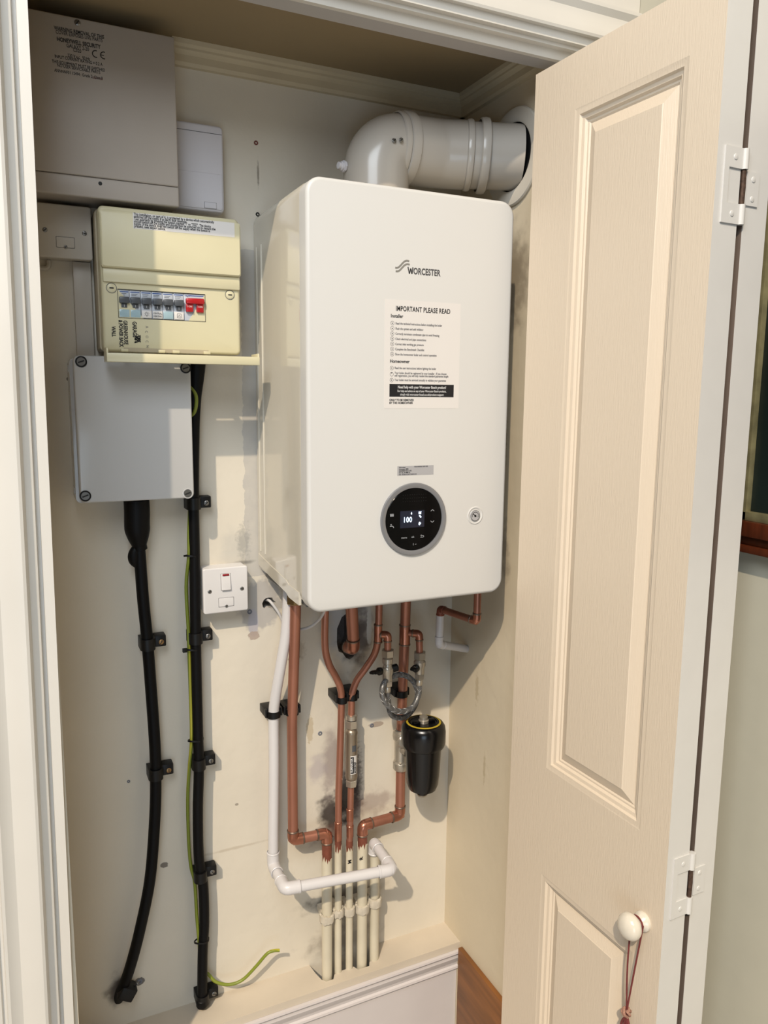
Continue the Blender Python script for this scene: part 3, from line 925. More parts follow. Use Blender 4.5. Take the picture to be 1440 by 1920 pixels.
for s, px, py, sz, b in (('WARNING REMOVAL OF THIS', 149, 64, .0078, .00010), ('COVER EXPOSES LIVE PARTS', 149, 71, .0078, 0), ('HONEYWELL SECURITY', 148, 84, .0086, .0002), ('GALAXY 2-20', 146, 92, .0080, 0), ('C020', 145, 98, .0078, 0),
                      ('230 V a.c.  50 Hz', 148, 110, .0068, 0), ('INPUT CURRENT RATING = 0.2 A', 148, 116, .0068, 0), ('THIS EQUIPMENT MUST BE EARTHED', 148, 126, .0068, 0), ('NO USER SERVICEABLE PARTS', 148, 132, .0068, 0), ('ANNNNF01 12494 : Grade 2, Class II', 148, 142, .0066, 0)):
    at_text(s, px, py, sz, YA, acov, align='CENTER', sx=.72, bold=b)
at_text('0351/768', 183, 149, .0052, YA, acov, m=M_plugred, align='CENTER', sx=.8)
p = at(175, 104, 'y', YA)
flat('mark', [*ring(p.x + .004, p.z + .003, .0052, .0014, 12, 70, 290), *ring(p.x + .0165, p.z + .003, .0052, .0014, 12, 70, 290), *stroke([(p.x + .012, p.z + .003), (p.x + .0165, p.z + .003)], .0012)], M_ink, acov, YA)

# white plastic sounder box
wb_ = thing('blank_box', 'white plastic wall box with rounded corners, right of the steel security panel', 'box', (-.11, -.015, .71))
bm = new(); plate(bm, -.1585, -.0625, .7120, .8655, .008, 0, -.030, bev=.005, n=6); wcov = obj('cover', bm, M_whiteplastic, wb_)
bm = new(); plate(bm, -.152, -.0665, .7165, .7800, .004, -.0295, -.0312, bev=.001, n=5); obj('lower_cover', bm, M_whiteplastic, wb_)
bm = new(); box(bm, -.1535, -.0655, -.0306, -.029, .8500, .8508); obj('seam', bm, M_inkgrey, wb_, smooth=False)
bm = new(); plate(bm, -.1005, -.0785, .7178, .7282, .0015, -.0312, -.0322, bev=.0005, n=3); obj('button', bm, M_whiteplastic, wb_)
flat('button_outline', stroke([(-.1007, .7176), (-.0783, .7176), (-.0783, .7284), (-.1007, .7284), (-.1007, .7176)], .0006), M_inkgrey, wb_, -.0314)

# old fused connection unit, partly behind the frame
def spur_unit(name, label, x0, x1, z0, z1, depth, mt, rocker):
    t = thing(name, label, 'switch', ((x0 + x1) / 2, -depth / 2, z0))
    w, h = x1 - x0, z1 - z0
    bm = new(); plate(bm, x0 + .001, x1 - .001, z0 + .001, z1 - .001, .004, 0, -depth + .008, bev=.001); obj('back_box', bm, mt, t)
    bm = new(); plate(bm, x0, x1, z0, z1, .0045, -depth + .0085, -depth, bev=.0028); obj('face_plate', bm, mt, t)
    for sx_ in (.14, .86):
        zc = z0 + h * .5
        s_ = screw(t, (x0 + w * sx_, -depth + .0002, zc), .0040, M_screw, rot=.3 + sx_ * 3, h=.0015)
    xc = (x0 + x1) / 2
    zf = z0 + h * (.235 if rocker else .30)
    fw, fh = w * .165, h * .095
    bm = new(); plate(bm, xc - fw, xc + fw, zf - fh, zf + fh, .002, -depth + .0005, -depth - .0012, bev=.0006, n=4)
    f_ = obj('fuse_carrier', bm, mt, t)
    flat('carrier_outline', stroke([(xc + a * fw * 1.02, zf + b * fh * 1.04) for a, b in ((-1, -1), (1, -1), (1, 1), (-1, 1), (-1, -1))], .0006), M_inkgrey, f_, -depth - .0003)
    screw(f_, (xc, -depth - .0010, zf - fh * .9), .0030, M_screw, rot=1.2, h=.0012)
    if rocker:
        zr = z0 + h * .685
        bm = new()
        plate(bm, xc - .0095, xc + .0095, zr - .0165, zr + .0165, .0015, -depth + .001, -depth - .0030, bev=.0012, n=4)
        for v in bm.verts:
            if v.co.y < -depth - .0005: v.co.y += (v.co.z - zr) / .0165 * .0016
        r_ = obj('rocker', bm, mt, t)
        bm = new(); box(bm, xc - .0066, xc + .0066, -depth - .0030, -depth + .001, zr + .0125, zr + .0162, bev=.0006); obj('red_neon', bm, M_redneon, r_)
        flat('rocker_outline', stroke([(xc + a * .0098, zr + b * .0168) for a, b in ((-1, -1), (1, -1), (1, 1), (-1, 1), (-1, -1))], .0006), M_inkgrey, t, -depth - .0001)
    return t
spur_unit('fused_connection_unit', 'aged white unswitched fused connection unit, half hidden behind the left architrave', -.389, -.301, .606, .696, .040, M_oldwhite, False)
spur_unit('fused_switch', 'clean white switched fused spur with red neon, left of the boiler foot', -.1235, -.0330, -.0590, .0335, .040, M_switch, True)

bm = new(); box(bm, -.3335, -.3035, -.016, 0, .4400, .6060, bev=.0012)
tag(obj('cable_trunking', bm, M_oldwhite), 'short white vertical cable trunking under the aged connection unit', 'trunking')
bm = new(); tube(bm, smooth([(-.372, -.006, .606), (-.372, -.006, .598), (-.377, -.006, .592), (-.39, -.006, .592)], 4), .004, seg=8)
tag(obj('conduit_stub', bm, M_oldwhite), 'small white cable bend below the aged connection unit, by the architrave', 'cable')

# consumer unit
cu = thing('consumer_unit', 'cream consumer unit with a row of breakers and handwritten notes', 'fuse box', (-.175, -.05, .445))
bm = new(); plate(bm, -.298, -.060, .449, .690, .008, 0, -.062, bev=.002); obj('back_box', bm, M_cubase, cu)
WX0, WX1, WZ0, WZ1 = -.2690, -.1190, .5050, .5530
bm = new()
# cover: rounded slab with a real window for the breakers
outer = rr(-.2955, -.0545, .4470, .6890, .009, 8)
def cover_ring(bm):
    n = len(outer); cx, cz = (WX0 + WX1) / 2, (WZ0 + WZ1) / 2
    def inner_pt(x, z):
        # project the outline point onto the window rectangle
        dx, dz = x - cx, z - cz
        k = min(abs((WX1 - WX0) / 2 / dx) if dx else 1e9, abs((WZ1 - WZ0) / 2 / dz) if dz else 1e9)
        return cx + dx * k, cz + dz * k
    # add exact window corners by choosing the nearest outline index
    inn = [inner_pt(x, z) for x, z in outer]
    for cxn, czn in ((WX0, WZ0), (WX1, WZ0), (WX1, WZ1), (WX0, WZ1)):
        k = min(range(n), key=lambda i: (inn[i][0] - cxn) ** 2 + (inn[i][1] - czn) ** 2); inn[k] = (cxn, czn)
    L = [[(x, -.058, z) for x, z in outer], [(x, -.094, z) for x, z in outer]]
    for k in range(1, 5):
        a = math.pi / 2 * k / 4; d = .006 * (1 - math.cos(a))
        L.append([(x, -.094 - .006 * math.sin(a), z) for x, z in inset_rr(-.2955, -.0545, .4470, .6890, .009, d, 8)])
    L.append([(x, -.100, z) for x, z in inn])
    L.append([(x, -.080, z) for x, z in inn])
    loft(bm, L)
cover_ring(bm)
ccov = obj('cover', bm, M_cu, cu, angle=30)
# raised upper band of the cover, with its bevelled foot
bm = new()
loops = []
for y, d, zl in ((-.0995, 0, .5870), (-.1085, .0, .5870), (-.1110, .002, .5890)):
    loops.append([(x, y, z) for x, z in rr(-.2945 + d, -.0545 - d, zl, .6800 - d * 2, .004, 5)])
loft(bm, loops)
box(bm, -.2925, -.0555, -.1045, -.0995, .5635, .5875, bev=.0022)
obj('raised_band', bm, M_cu, cu)
# breakers
bw = .0186
def breaker(x, body_label, lit):
    bm = new(); box(bm, x + .0003, x + bw - .0003, -.0985, -.078, WZ0 + .0005, WZ1 - .0005, bev=.0006)
    b = obj('breaker', bm, M_breaker, cu)
    bm = new(); box(bm, x + .0010, x + bw - .0010, -.1062, -.0985, WZ0 + .0245, WZ0 + .0355, bev=.0018)
    obj('toggle', bm, M_toggle, b)
    bm = new(); box(bm, x + .0045, x + bw - .0045, -.1010, -.0985, WZ0 + .0175, WZ0 + .0245, bev=.0005); tg = obj('toggle_slot', bm, M_toggle, b)
    text('toggle_mark', 'I', .006, M_inkwhite, b, x + bw / 2, WZ0 + .0186, -.1012, align='CENTER')
    bm = new(); box(bm, x + .0008, x + bw - .0008, -.1005, -.0985, WZ0 + .0015, WZ0 + .0145, bev=.0006); obj('label_holder', bm, M_paper if body_label else M_pale_blue, b)
    flat('print', [rect(x + .0015, x + bw - .0015, WZ1 - .0045, WZ1 - .0030)], M_bluetxt, b, -.0987)
    flat('print', [rect(x + .003, x + bw - .005, WZ1 - .0072, WZ1 - .0064), rect(x + .003, x + bw - .007, WZ1 - .0095, WZ1 - .0088)], M_inkgrey, b, -.0987)
    if body_label == 'lamp':
        cx, cz = x + bw / 2, WZ0 + .0082
        flat('lamp_symbol', [*ring(cx, cz, .0022, .0006, 12), *[q for k in range(7) for q in stroke([(cx + .0030 * math.cos(k * .7 - .5), cz + .0030 * math.sin(k * .7 - .5)), (cx + .0044 * math.cos(k * .7 - .5), cz + .0044 * math.sin(k * .7 - .5))], .0005)], *stroke([(cx - .001, cz - .0034), (cx + .001, cz - .0034)], .0008)], M_ink, b, -.1007)
    elif body_label == 'socket':
        cx, cz = x + bw / 2, WZ0 + .008
        flat('socket_symbol', [*stroke([(cx - .0034, cz - .0034), (cx + .0034, cz - .0034), (cx + .0034, cz + .0034), (cx - .0034, cz + .0034), (cx - .0034, cz - .0034)], .0005), rect(cx - .0006, cx + .0006, cz, cz + .0018), rect(cx - .002, cx - .0010, cz - .0015, cz - .0005), rect(cx + .0010, cx + .002, cz - .0015, cz - .0005)], M_ink, b, -.1007)
    elif body_label:
        for k, s in enumerate(body_label.split('\n')):
            text('label_line', s, .0042, M_ink, b, x + bw / 2, WZ0 + .0088 - k * .0048, -.1007, align='CENTER', sx=.80)
for k, lab in enumerate((None, None, 'lamp', 'CENTRAL\nHEATING', None, 'socket')):
    breaker(WX0 + .0008 + k * bw, lab, k > 3)
xm = WX0 + .0008 + 6 * bw
bm = new(); box(bm, xm + .0003, WX1 - .0004, -.0985, -.078, WZ0 + .0005, WZ1 - .0005, bev=.0006); ms = obj('main_switch', bm, M_breaker, cu)
bm = new(); box(bm, xm + .0025, WX1 - .0025, -.1085, -.0985, WZ0 + .0295, WZ0 + .0395, bev=.0022); obj('switch_handle', bm, M_red, ms)
for k in range(2):
    xx = xm + .0028 + k * .0185
    bm = new(); box(bm, xx, xx + .0125, -.1045, -.0985, WZ0 + .0155, WZ0 + .0300, bev=.0010); obj('switch_lever', bm, M_red, ms)
    text('lever_mark', 'I ON', .0045, M_inkwhite, ms, xx + .0062, WZ0 + .0235, -.1048, align='CENTER', sx=.9)
flat('print', [rect(xm + .009, WX1 - .002, WZ1 - .0045, WZ1 - .0030)], M_bluetxt, ms, -.0987)
text('maker_print', 'hager', .0045, M_bluetxt, ms, xm + .0015, WZ1 - .0050, -.0987)
flat('window_edge', stroke([(WX0, WZ0), (WX1, WZ0), (WX1, WZ1), (WX0, WZ1), (WX0, WZ0)], .0009), M_dark, cu, -.1002)
# quarter-turn cover screws
for px, py in ((209, 540), (431, 553)):
    p = at(px, py, 'y', -.100)
    bm = new(); lathe(bm, [(.0070, 0), (.0070, .0008), (.0062, .0012)], p, (0, -1, 0), seg=24); q = obj('cover_screw', bm, M_cu, cu)
    flat('screw_outline', [*ring(p.x, p.z, .0084, .0009, 28)], M_inkgrey, q, -.1003)
    bm = new(); box(bm, p.x - .0035, p.x + .0035, -.1016, -.1010, p.z - .001, p.z + .001); obj('slot', bm, M_dark, q)
# notice on the cover
YC = -.1112
p0, p1 = at(247, 392, 'y', YC), at(437, 447, 'y', YC)
flat('cover_notice', [[(-.2405, .6535), (-.0655, .6545), (-.0655, .6795), (-.2405, .6795)]], M_paper, cu, YC, .0002)
for k, s in enumerate(('This installation, or part of it, is protected by a device which automatically', 'switches off the supply if an earth fault develops.', "Test quarterly by pressing the button marked 'T' or 'TEST'. The device", 'should switch off the supply and should then be switched on to restore the',
                       'supply. If the device does not switch off the supply when the button is', 'pressed, seek expert advice.')):
    text('notice_line', s, .0062, M_ink, cu, -.2390, .6750 - k * .0039, YC - .0003, sx=.735, bold=.00007)
# handwriting, written sideways down the cover
hw = -math.pi / 2
for s, px, py, sz in (('GARAGE', 253, 603, .0098), ('GREENHOUSE', 236, 601, .0092), ('& POWER BACK', 227, 600, .0090), ('WALL', 214, 612, .0092)):
    p = at(px, py, 'y', -.1003)
    text('handwriting', s, sz, M_ink, cu, p.x - .004, p.z, -.1004, rot=hw, sx=.70, bold=.00025)
p = at(258, 632, 'y', -.1003)
flat('scribble', [*stroke([(p.x + .006 * math.sin(k * 2.1), p.z + .005 * math.cos(k * 1.7) - k * .0003) for k in range(22)], .0009)], M_ink, cu, -.1004)
for k, (s, px) in enumerate((('A', 273), ('C', 272), ('O', 273), ('C', 273), ('N', 274))):
    p = at(px, 611 + k * 9, 'y', -.1003)
    text('faint_handwriting', s, .0070, M_logolt, cu, p.x, p.z, -.1003, rot=hw, sx=.8)
# folded-down flap
flap = None
bm = new()
FX0, FX1 = -.2960, -.0325
box(bm, FX0, FX1, -.1440, -.0990, .4290, .4318, bev=.0008)
box(bm, FX0, FX1, -.1470, -.1435, .4280, .4430, bev=.0012)
box(bm, FX0 + .006, FX1 - .03, -.1070, -.0990, .4315, .4435, bev=.0008)
box(bm, FX0, FX0 + .003, -.1450, -.1000, .4300, .4510, bev=.001)
box(bm, FX1 - .003, FX1, -.1450, -.1000, .4300, .4490, bev=.001)
fl = obj('flap', bm, M_cu, cu)
for xx in (-.268, -.205, -.180, -.125):
    bm = new(); box(bm, xx, xx + .012, -.1080, -.0985, .4470, .4520, bev=.0008); obj('hinge_tab', bm, M_cu, fl)
bm = new(); box(bm, -.2625, -.1150, -.1008, -.0998, .4478, .4545); obj('flap_slot', bm, M_cubase, cu, smooth=False)

# grey junction box
jb = thing('junction_box', 'plain grey rectangular junction box with four corner screws under the consumer unit', 'junction box', (-.245, -.04, .18))
bm = new(); plate(bm, -.3505, -.1455, .1785, .4360, .010, 0, -.055, bev=.001); obj('base', bm, M_jb, jb)
bm = new(); plate(bm, -.3445, -.1440, .1815, .4400, .010, -.0552, -.080, bev=.003); jl = obj('lid', bm, M_jb, jb)
for px, py, dark in ((152, 678, True), (348, 690, True), (160, 930, True), (352, 925, False)):
    p = at(px, py, 'y', -.080)
    bm = new(); lathe(bm, [(.0098, 0), (.0098, .0012), (.0080, .0015), (.0076, .0004)], p, (0, -1, 0), seg=24); s_ = obj('lid_screw', bm, M_black if dark else M_jb, jb)
    bm = new(); lathe(bm, [(.0072, .0003), (.0072, .0012)], p, (0, -1, 0), seg=20); obj('screw_head', bm, M_screw, s_)
    bm = new(); M_ = axis_mtx(p + Vector((0, -.0013, 0)), (0, -1, 0)) @ Matrix.Rotation(.35, 4, 'Z'); box(bm, -.0055, .0055, -.0012, .0012, -.0003, .0004, mtx=M_); obj('slot', bm, M_dark, s_)
for z in (.201, .418):
    bm = new(); box(bm, -.3525, -.3500, -.050, -.040, z - .006, z + .006, bev=.0008); obj('hinge_lug', bm, M_jb, jb)

# ------------------------------------------------------------------ plumbing
R22, R15 = .0111, .0076
def V3(*a): return Vector(a)

def pipe_ring(bm, p, d, r, w=.0022):
    lathe(bm, [(r * .97, -w), (r + .0007, -w * .5), (r + .0007, w * .5), (r * .97, w)], p, d, seg=18, cap0=False, cap1=False)

def elbow_fit(parent, a, corner, b, r, leg=.020, m=None, name='elbow', R=None):
    """soldered elbow: fat bend with a rolled ring at each mouth"""
    a, corner, b = Vector(a), Vector(corner), Vector(b)
    u = (a - corner).normalized(); v = (b - corner).normalized()
    A = corner + u * leg; B = corner + v * leg
    rr_ = r * 1.12
    bm = new(); tube(bm, fillet([A, corner, B], R or leg * .8, 10), rr_, seg=20)
    o = obj(name, bm, m or M_copperfit, parent)
    for q, d in ((A, u), (B, v)):
        bm = new(); pipe_ring(bm, q, d, rr_); obj('solder_joint', bm, M_solder if (m is None) else m, o)
    return o

def run(parent, pts, r, m, name='pipe', seg=18):
    bm = new(); tube(bm, pts, r, seg=seg); return obj(name, bm, m, parent)

def nut(parent, p, d, r, h, m, name='nut'):
    bm = new(); hexnut(bm, p, d, r, h); return obj(name, bm, m, parent, angle=20)

UP = (0, 0, 1)
ZT = .008            # pipes vanish into the boiler underside here

def jagged_paint(parent, x, y, ztop, zbot, r, m=M_painted, seed=0, name='painted_section'):
    """old paint on a pipe: a skin with a torn upper edge"""
    rnd = random.Random(seed); seg = 28
    bm = new(); rows = []
    tops = [ztop + rnd.choice((0, .004, -.006, .008, -.010)) for _ in range(seg)]
    for q in range(4):
        ring_ = []
        for k in range(seg):
            a = 2 * math.pi * k / seg
            z = zbot if q == 0 else (tops[k] - .02 if q == 1 else tops[k])
            rad = r + (.0006 if q < 3 else -.0002)
            ring_.append(bm.verts.new((x + rad * math.cos(a), y + rad * math.sin(a), z)))
        rows.append(ring_)
    for A, B in zip(rows, rows[1:]):
        for k in range(seg): bm.faces.new((A[k], A[(k + 1) % seg], B[(k + 1) % seg], B[k]))
    bm.faces.new(rows[0][::-1])
    return obj(name, bm, m, parent)

RB = BT - .16        # riser feet, inside the boxing
# --- flow pipe, left
x1, y1 = .0577, -.040
ft = at(554, 1150, 'x', .0480)
flowp = thing('copper_pipe', 'leftmost thick copper pipe from a brass nut, stepping right near its foot', 'pipe', (x1, y1, -.60), 'copper pipes under the boiler')
xr1, yr = .1347, -.045
run(flowp, [(ft.x, ft.y, ZT), (ft.x, ft.y, -.06), (x1, y1, -.32), (x1, y1, -.589)], R22, M_copper)
elbow_fit(flowp, (x1, y1, -.5), (x1, y1, -.589), (xr1, yr, -.589), R22, .022)
run(flowp, [(x1, y1, -.589), (xr1, yr, -.589)], R22, M_copper)
elbow_fit(flowp, (x1, y1, -.589), (xr1, yr, -.589), (xr1, yr, -.7), R22, .022)
run(flowp, [(xr1, yr, -.589), (xr1, yr, -.665)], R22, M_oxid)
jagged_paint(flowp, xr1, yr, -.648, RB, R22, seed=1)
nut(flowp, (ft.x, ft.y, -.040), UP, .0175, .020, M_brass, 'union_nut')
nut(flowp, (ft.x, ft.y, -.018), UP, .0150, .016, M_brass, 'union_nut')

# --- second pipe, S-bend
x2 = .1620
tp = at(611, 1150, 'y', -.085)
p2 = thing('copper_pipe', 'thin copper pipe bending right in an S, first of the thin pair', 'pipe', (x2, yr, -.60), 'copper pipes under the boiler')
mid = [at(609, 1205, 'y', -.08), at(616, 1243, 'y', -.072), at(629, 1268, 'y', -.062), at(638, 1290, 'y', -.055), at(640, 1315, 'y', -.05)]
run(p2, smooth([(tp.x, tp.y, ZT), (tp.x, tp.y, -.03)] + mid + [at(638, 1400, 'y', -.047), (x2 + .001, yr, -.50)], 6) + [V3(x2, yr, -.625)], R15, M_copper)
bm = new(); pipe_ring(bm, (x2, yr, -.570), UP, R15 * 1.05); tube(bm, [(x2, yr, -.612), (x2, yr, -.570)], R15 * 1.1); obj('coupling', bm, M_copperfit, p2)
run(p2, [(x2, yr, -.61), (x2, yr, -.65)], R15 * 1.02, M_oxid)
jagged_paint(p2, x2, yr, -.632, RB, R15, seed=2)

# --- large pipe turning into the broken hole
p3 = thing('copper_pipe', 'thick copper pipe turning back into the broken hole in the wall', 'pipe', (.2, -.06, -.16), 'copper pipes under the boiler')
g0 = at(658, 1150, 'y', -.085); g1 = at(663, 1212, 'y', -.055)
run(p3, [(g0.x, g0.y, ZT), (g0.x, g0.y, -.04), (g1.x, g1.y, g1.z)], .0132, M_copper)
elbow_fit(p3, (g0.x, g0.y, -.04), (g1.x, g1.y, g1.z - .006), (g1.x - .012, .045, g1.z - .012), .0128, .024)

# --- mains pipe with filling tee, scale reducer
x4 = .1895
p4 = thing('copper_pipe', 'thin copper pipe with a tee, bending left down to the scale reducer', 'pipe', (x4, yr, -.33), 'copper pipes under the boiler')
t0 = at(711, 1150, 'y', -.085); t1 = at(709, 1190, 'y', -.083)
run(p4, smooth([(t0.x, t0.y, ZT), (t0.x, t0.y, -.03), t1, at(703, 1224, 'y', -.075), at(686, 1252, 'y', -.065), at(669, 1276, 'y', -.055), at(660, 1302, 'y', -.05), at(659, 1325, 'y', -.048)], 6) + [V3(x4 + .003, yr, -.330)], R15, M_copper)
bm = new(); tube(bm, [t1 + V3(0, 0, .022), t1 + V3(0, 0, -.016)], R15 * 1.16); tee = obj('tee', bm, M_copperfit, p4)
for dz in (.022, -.016):
    bm = new(); pipe_ring(bm, t1 + V3(0, 0, dz), UP, R15 * 1.16); obj('solder_joint', bm, M_solder, tee)
v1 = at(727, 1228, 'y', -.095)
b0 = at(727, 1190, 'y', -.095)
run(p4, fillet([t1, b0, v1], .014, 8), R15, M_copper, 'branch')
elbow_fit(p4, t1, b0, v1, R15, .014)
# --- return pipe with tee
x5 = .3190
p5 = thing('copper_pipe', 'thick copper pipe with a filling tee, down through the black filter and stepping left', 'pipe', (x5, -.04, -.60), 'copper pipes under the boiler')
r0 = at(762, 1140, 'y', -.085); r1 = at(759, 1190, 'y', -.075)
run(p5, [(r0.x, r0.y, ZT), r1, at(755, 1290, 'y', -.045), (x5, -.042, -.345), (x5, -.040, -.40)], R22, M_copper)
bm = new(); tube(bm, [r1 + V3(0, 0, .022), r1 + V3(0, 0, -.022)], R22 * 1.10); tee = obj('tee', bm, M_copperfit, p5)
for dz in (.022, -.022):
    bm = new(); pipe_ring(bm, r1 + V3(0, 0, dz), UP, R22 * 1.10); obj('solder_joint', bm, M_solder, tee)
bm = new(); lathe(bm, [(R22 * 1.05, 0), (R22 * 1.2, .003), (R22 * 1.2, .016), (R22, .018)], (r0.x, r0.y, -.035), UP, seg=20); obj('coupling', bm, M_copperfit, p5)
v2 = at(787, 1232, 'y', -.095); b1 = at(786, 1188, 'y', -.095)
run(p5, fillet([r1 + V3(0, 0, .004), b1, v2], .014, 8), R15, M_copper, 'branch')
elbow_fit(p5, r1 + V3(0, 0, .004), b1, v2, R15, .014)
xr5 = .2215
run(p5, [(x5, -.040, -.47), (x5, -.040, -.595)], R22, M_copper)
elbow_fit(p5, (x5, -.04, -.5), (x5, -.040, -.592), (xr5, yr, -.592), R22, .022)
run(p5, [(x5, -.040, -.592), (xr5, yr, -.592)], R22, M_copper)
elbow_fit(p5, (x5, -.04, -.592), (xr5, yr, -.592), (xr5, yr, -.7), R22, .022)
run(p5, [(xr5, yr, -.60), (xr5, yr, -.655)], R22, M_oxid)
jagged_paint(p5, xr5, yr, -.640, RB, R22, seed=5)
text('pipe_mark', 'R', .012, M_ink, p5, xr5 - .004, -.668, yr - R22 - .0008, rot=math.pi / 2, bold=.0003)

# --- relief pipe, right
pr0 = at(894, 1165, 'y', -.235); zr_ = pr0.z
pr1 = at(826, 1142, 'z', zr_)
prv = thing('relief_pipe', 'short copper relief pipe bending back to a white wrapped pipe into the right wall', 'pipe', (pr0.x, pr0.y, zr_), 'copper pipes under the boiler')
run(prv, [(pr0.x, pr0.y, ZT), pr0], R15, M_copper)
elbow_fit(prv, (pr0.x, pr0.y, ZT), pr0, pr1, R15, .016)
run(prv, [pr0, pr1], R15, M_copper)
pw0 = at(823, 1208, 'y', pr1.y)
elbow_fit(prv, pr0, pr1, pw0, R15, .012, m=M_oxid)
pw1 = at(878, 1217, 'x', XR + .006)
run(prv, [pr1 + V3(0, 0, -.010), pw0], R15 * 1.12, M_pvc, 'wrapped_pipe')
elbow_fit(prv, pr1, pw0, pw1, R15 * 1.08, .016, m=M_pvc)
run(prv, [pw0, pw1], R15 * 1.15, M_pvc, 'wrapped_pipe')

# --- condensate pipe
cp0 = at(541, 1115, 'y', -.085); zc = -.6373
RC = .0112
cond = thing('condensate_pipe', 'white plastic pipe down from the boiler and out round the front of the risers', 'pipe', (.0145, -.04, zc))
ce1, ce2, ce3, ce4 = V3(.0125, -.0385, zc), V3(.0105, -.128, zc), V3(.2425, -.160, zc), V3(.2480, -.050, zc)
run(cond, smooth([(cp0.x, cp0.y, ZT), (cp0.x, cp0.y, -.01), at(537, 1180, 'y', -.078), at(527, 1245, 'y', -.066), at(516, 1310, 'y', -.048), at(513, 1345, 'y', -.041), (.0165, -.040, -.40), (.0135, -.039, -.56)], 6) + [ce1], RC, M_pvc)
elbow_fit(cond, ce1 + V3(0, 0, .1), ce1, ce2, RC * 1.06, .030, m=M_pvc)
run(cond, [ce1, ce2], RC, M_pvc)
elbow_fit(cond, ce1, ce2, ce3, RC * 1.06, .030, m=M_pvc, R=.012)
run(cond, [ce2, ce3], RC, M_pvc)
elbow_fit(cond, ce2, ce3, ce4, RC * 1.06, .030, m=M_pvc, R=.012)
run(cond, [ce3, ce4], RC, M_pvc)
x6 = .2545
elbow_fit(cond, ce3, ce4, V3(x6, yr + .003, -.75), RC * 1.06, .026, m=M_pvc)
run(cond, [ce4 + V3(.002, 0, -.012), V3(x6, yr + .003, -.70), V3(x6, yr + .003, RB)], RC * .98, M_painted, 'riser')

# mains riser under the scale reducer
p4r = thing('copper_pipe', 'thin copper pipe rising out of the boxing to the scale reducer', 'pipe', (x4, yr, -.66), 'copper pipes under the boiler')
run(p4r, [(x4 + .003, yr, -.488), (x4, yr, -.64)], R15 * .95, M_copper)
for z in (-.545, -.585):
    bm = new(); pipe_ring(bm, (x4 + .001, yr, z), UP, R15 * 1.05); tube(bm, [(x4 + .001, yr, z), (x4 + .001, yr, z - .026)], R15 * 1.06); obj('coupling', bm, M_copperfit, p4r)
run(p4r, [(x4, yr, -.62), (x4, yr, -.66)], R15 * 1.02, M_oxid)
jagged_paint(p4r, x4, yr, -.638, RB, R15, seed=4)
text('pipe_mark', 'M', .012, M_ink, p4r, x4 + .001, -.672, yr - R15 - .0008, rot=math.pi / 2, bold=.0003)

# scale reducer
xs, ys = x4 + .0035, yr - .001
red = thing('scale_reducer', 'nickel cylinder scale reducer with printed label between two compression nuts', 'water treatment', (xs, ys, -.49))
bm = new(); lathe(bm, [(.0085, -.474), (.0128, -.470), (.0138, -.466), (.0138, -.462), (.0132, -.460), (.0132, -.366), (.0138, -.364), (.0138, -.360), (.0120, -.356), (.0085, -.353)], (xs, ys, 0), UP, seg=32); obj('body', bm, M_reducer, red)
nut(red, (xs, ys, -.352), UP, .0128, .018, M_nickel)
nut(red, (xs, ys, -.489), UP, .0128, .016, M_nickel)
bm = new(); lathe(bm, [(.0085, -.333), (.0125, -.331), (.0125, -.322), (.009, -.320)], (xs, ys, 0), UP, seg=24); obj('compression_ring', bm, M_nickel, red)
def wrap_label(x, y, r, a0, a1, z0, z1, m, name, parent):
    bm = new(); rows = []
    for k in range(9):
        a = math.radians(a0 + (a1 - a0) * k / 8)
        rows.append((bm.verts.new((x + r * math.cos(a), y + r * math.sin(a), z0)), bm.verts.new((x + r * math.cos(a), y + r * math.sin(a), z1))))
    for A, B in zip(rows, rows[1:]): bm.faces.new((A[0], B[0], B[1], A[1]))
    return obj(name, bm, m, parent)
wrap_label(xs, ys, .0135, 238, 305, -.455, -.412, M_paper, 'label', red)
wrap_label(xs, ys, .0137, 240, 272, -.453, -.414, M_labelblack, 'label_band', red)
wrap_label(xs, ys, .0135, 255, 300, -.402, -.388, M_toggle, 'maker_plate', red)
FACE = Matrix.Translation(V3(xs, ys, 0)) @ Matrix.Rotation(math.radians(-14), 4, 'Z') @ Matrix.Translation(V3(-xs, -ys, 0))
def wrapped_text(name, body, size, m, parent, ang, z, r, sx=.8, bold=0.0):
    """vertical lettering lying on the cylinder at compass angle ang"""
    a = math.radians(ang); b = BASE[parent.name]
    o = text(name, body, size, m, parent, 0 + b.x, z, b.y, rot=math.pi / 2, sx=sx, bold=bold)
    o.data.transform(Matrix.Translation(V3(xs - b.x + r * math.cos(a), ys - b.y + r * math.sin(a), 0)) @ Matrix.Rotation(a + math.pi / 2, 4, 'Z'))
    return o
wrapped_text('maker_lettering', 'ELIMINATOR', .0072, M_inkwhite, red, 260, -.450, .0140, bold=.0001)
for k, s in enumerate(('SCALE REDUCER', 'max 10 bar 15mm', 'fit vertical or flat')):
    wrapped_text('label_line', s, .0042, M_ink, red, 279 + k * 10, -.453, .0137, sx=.85)

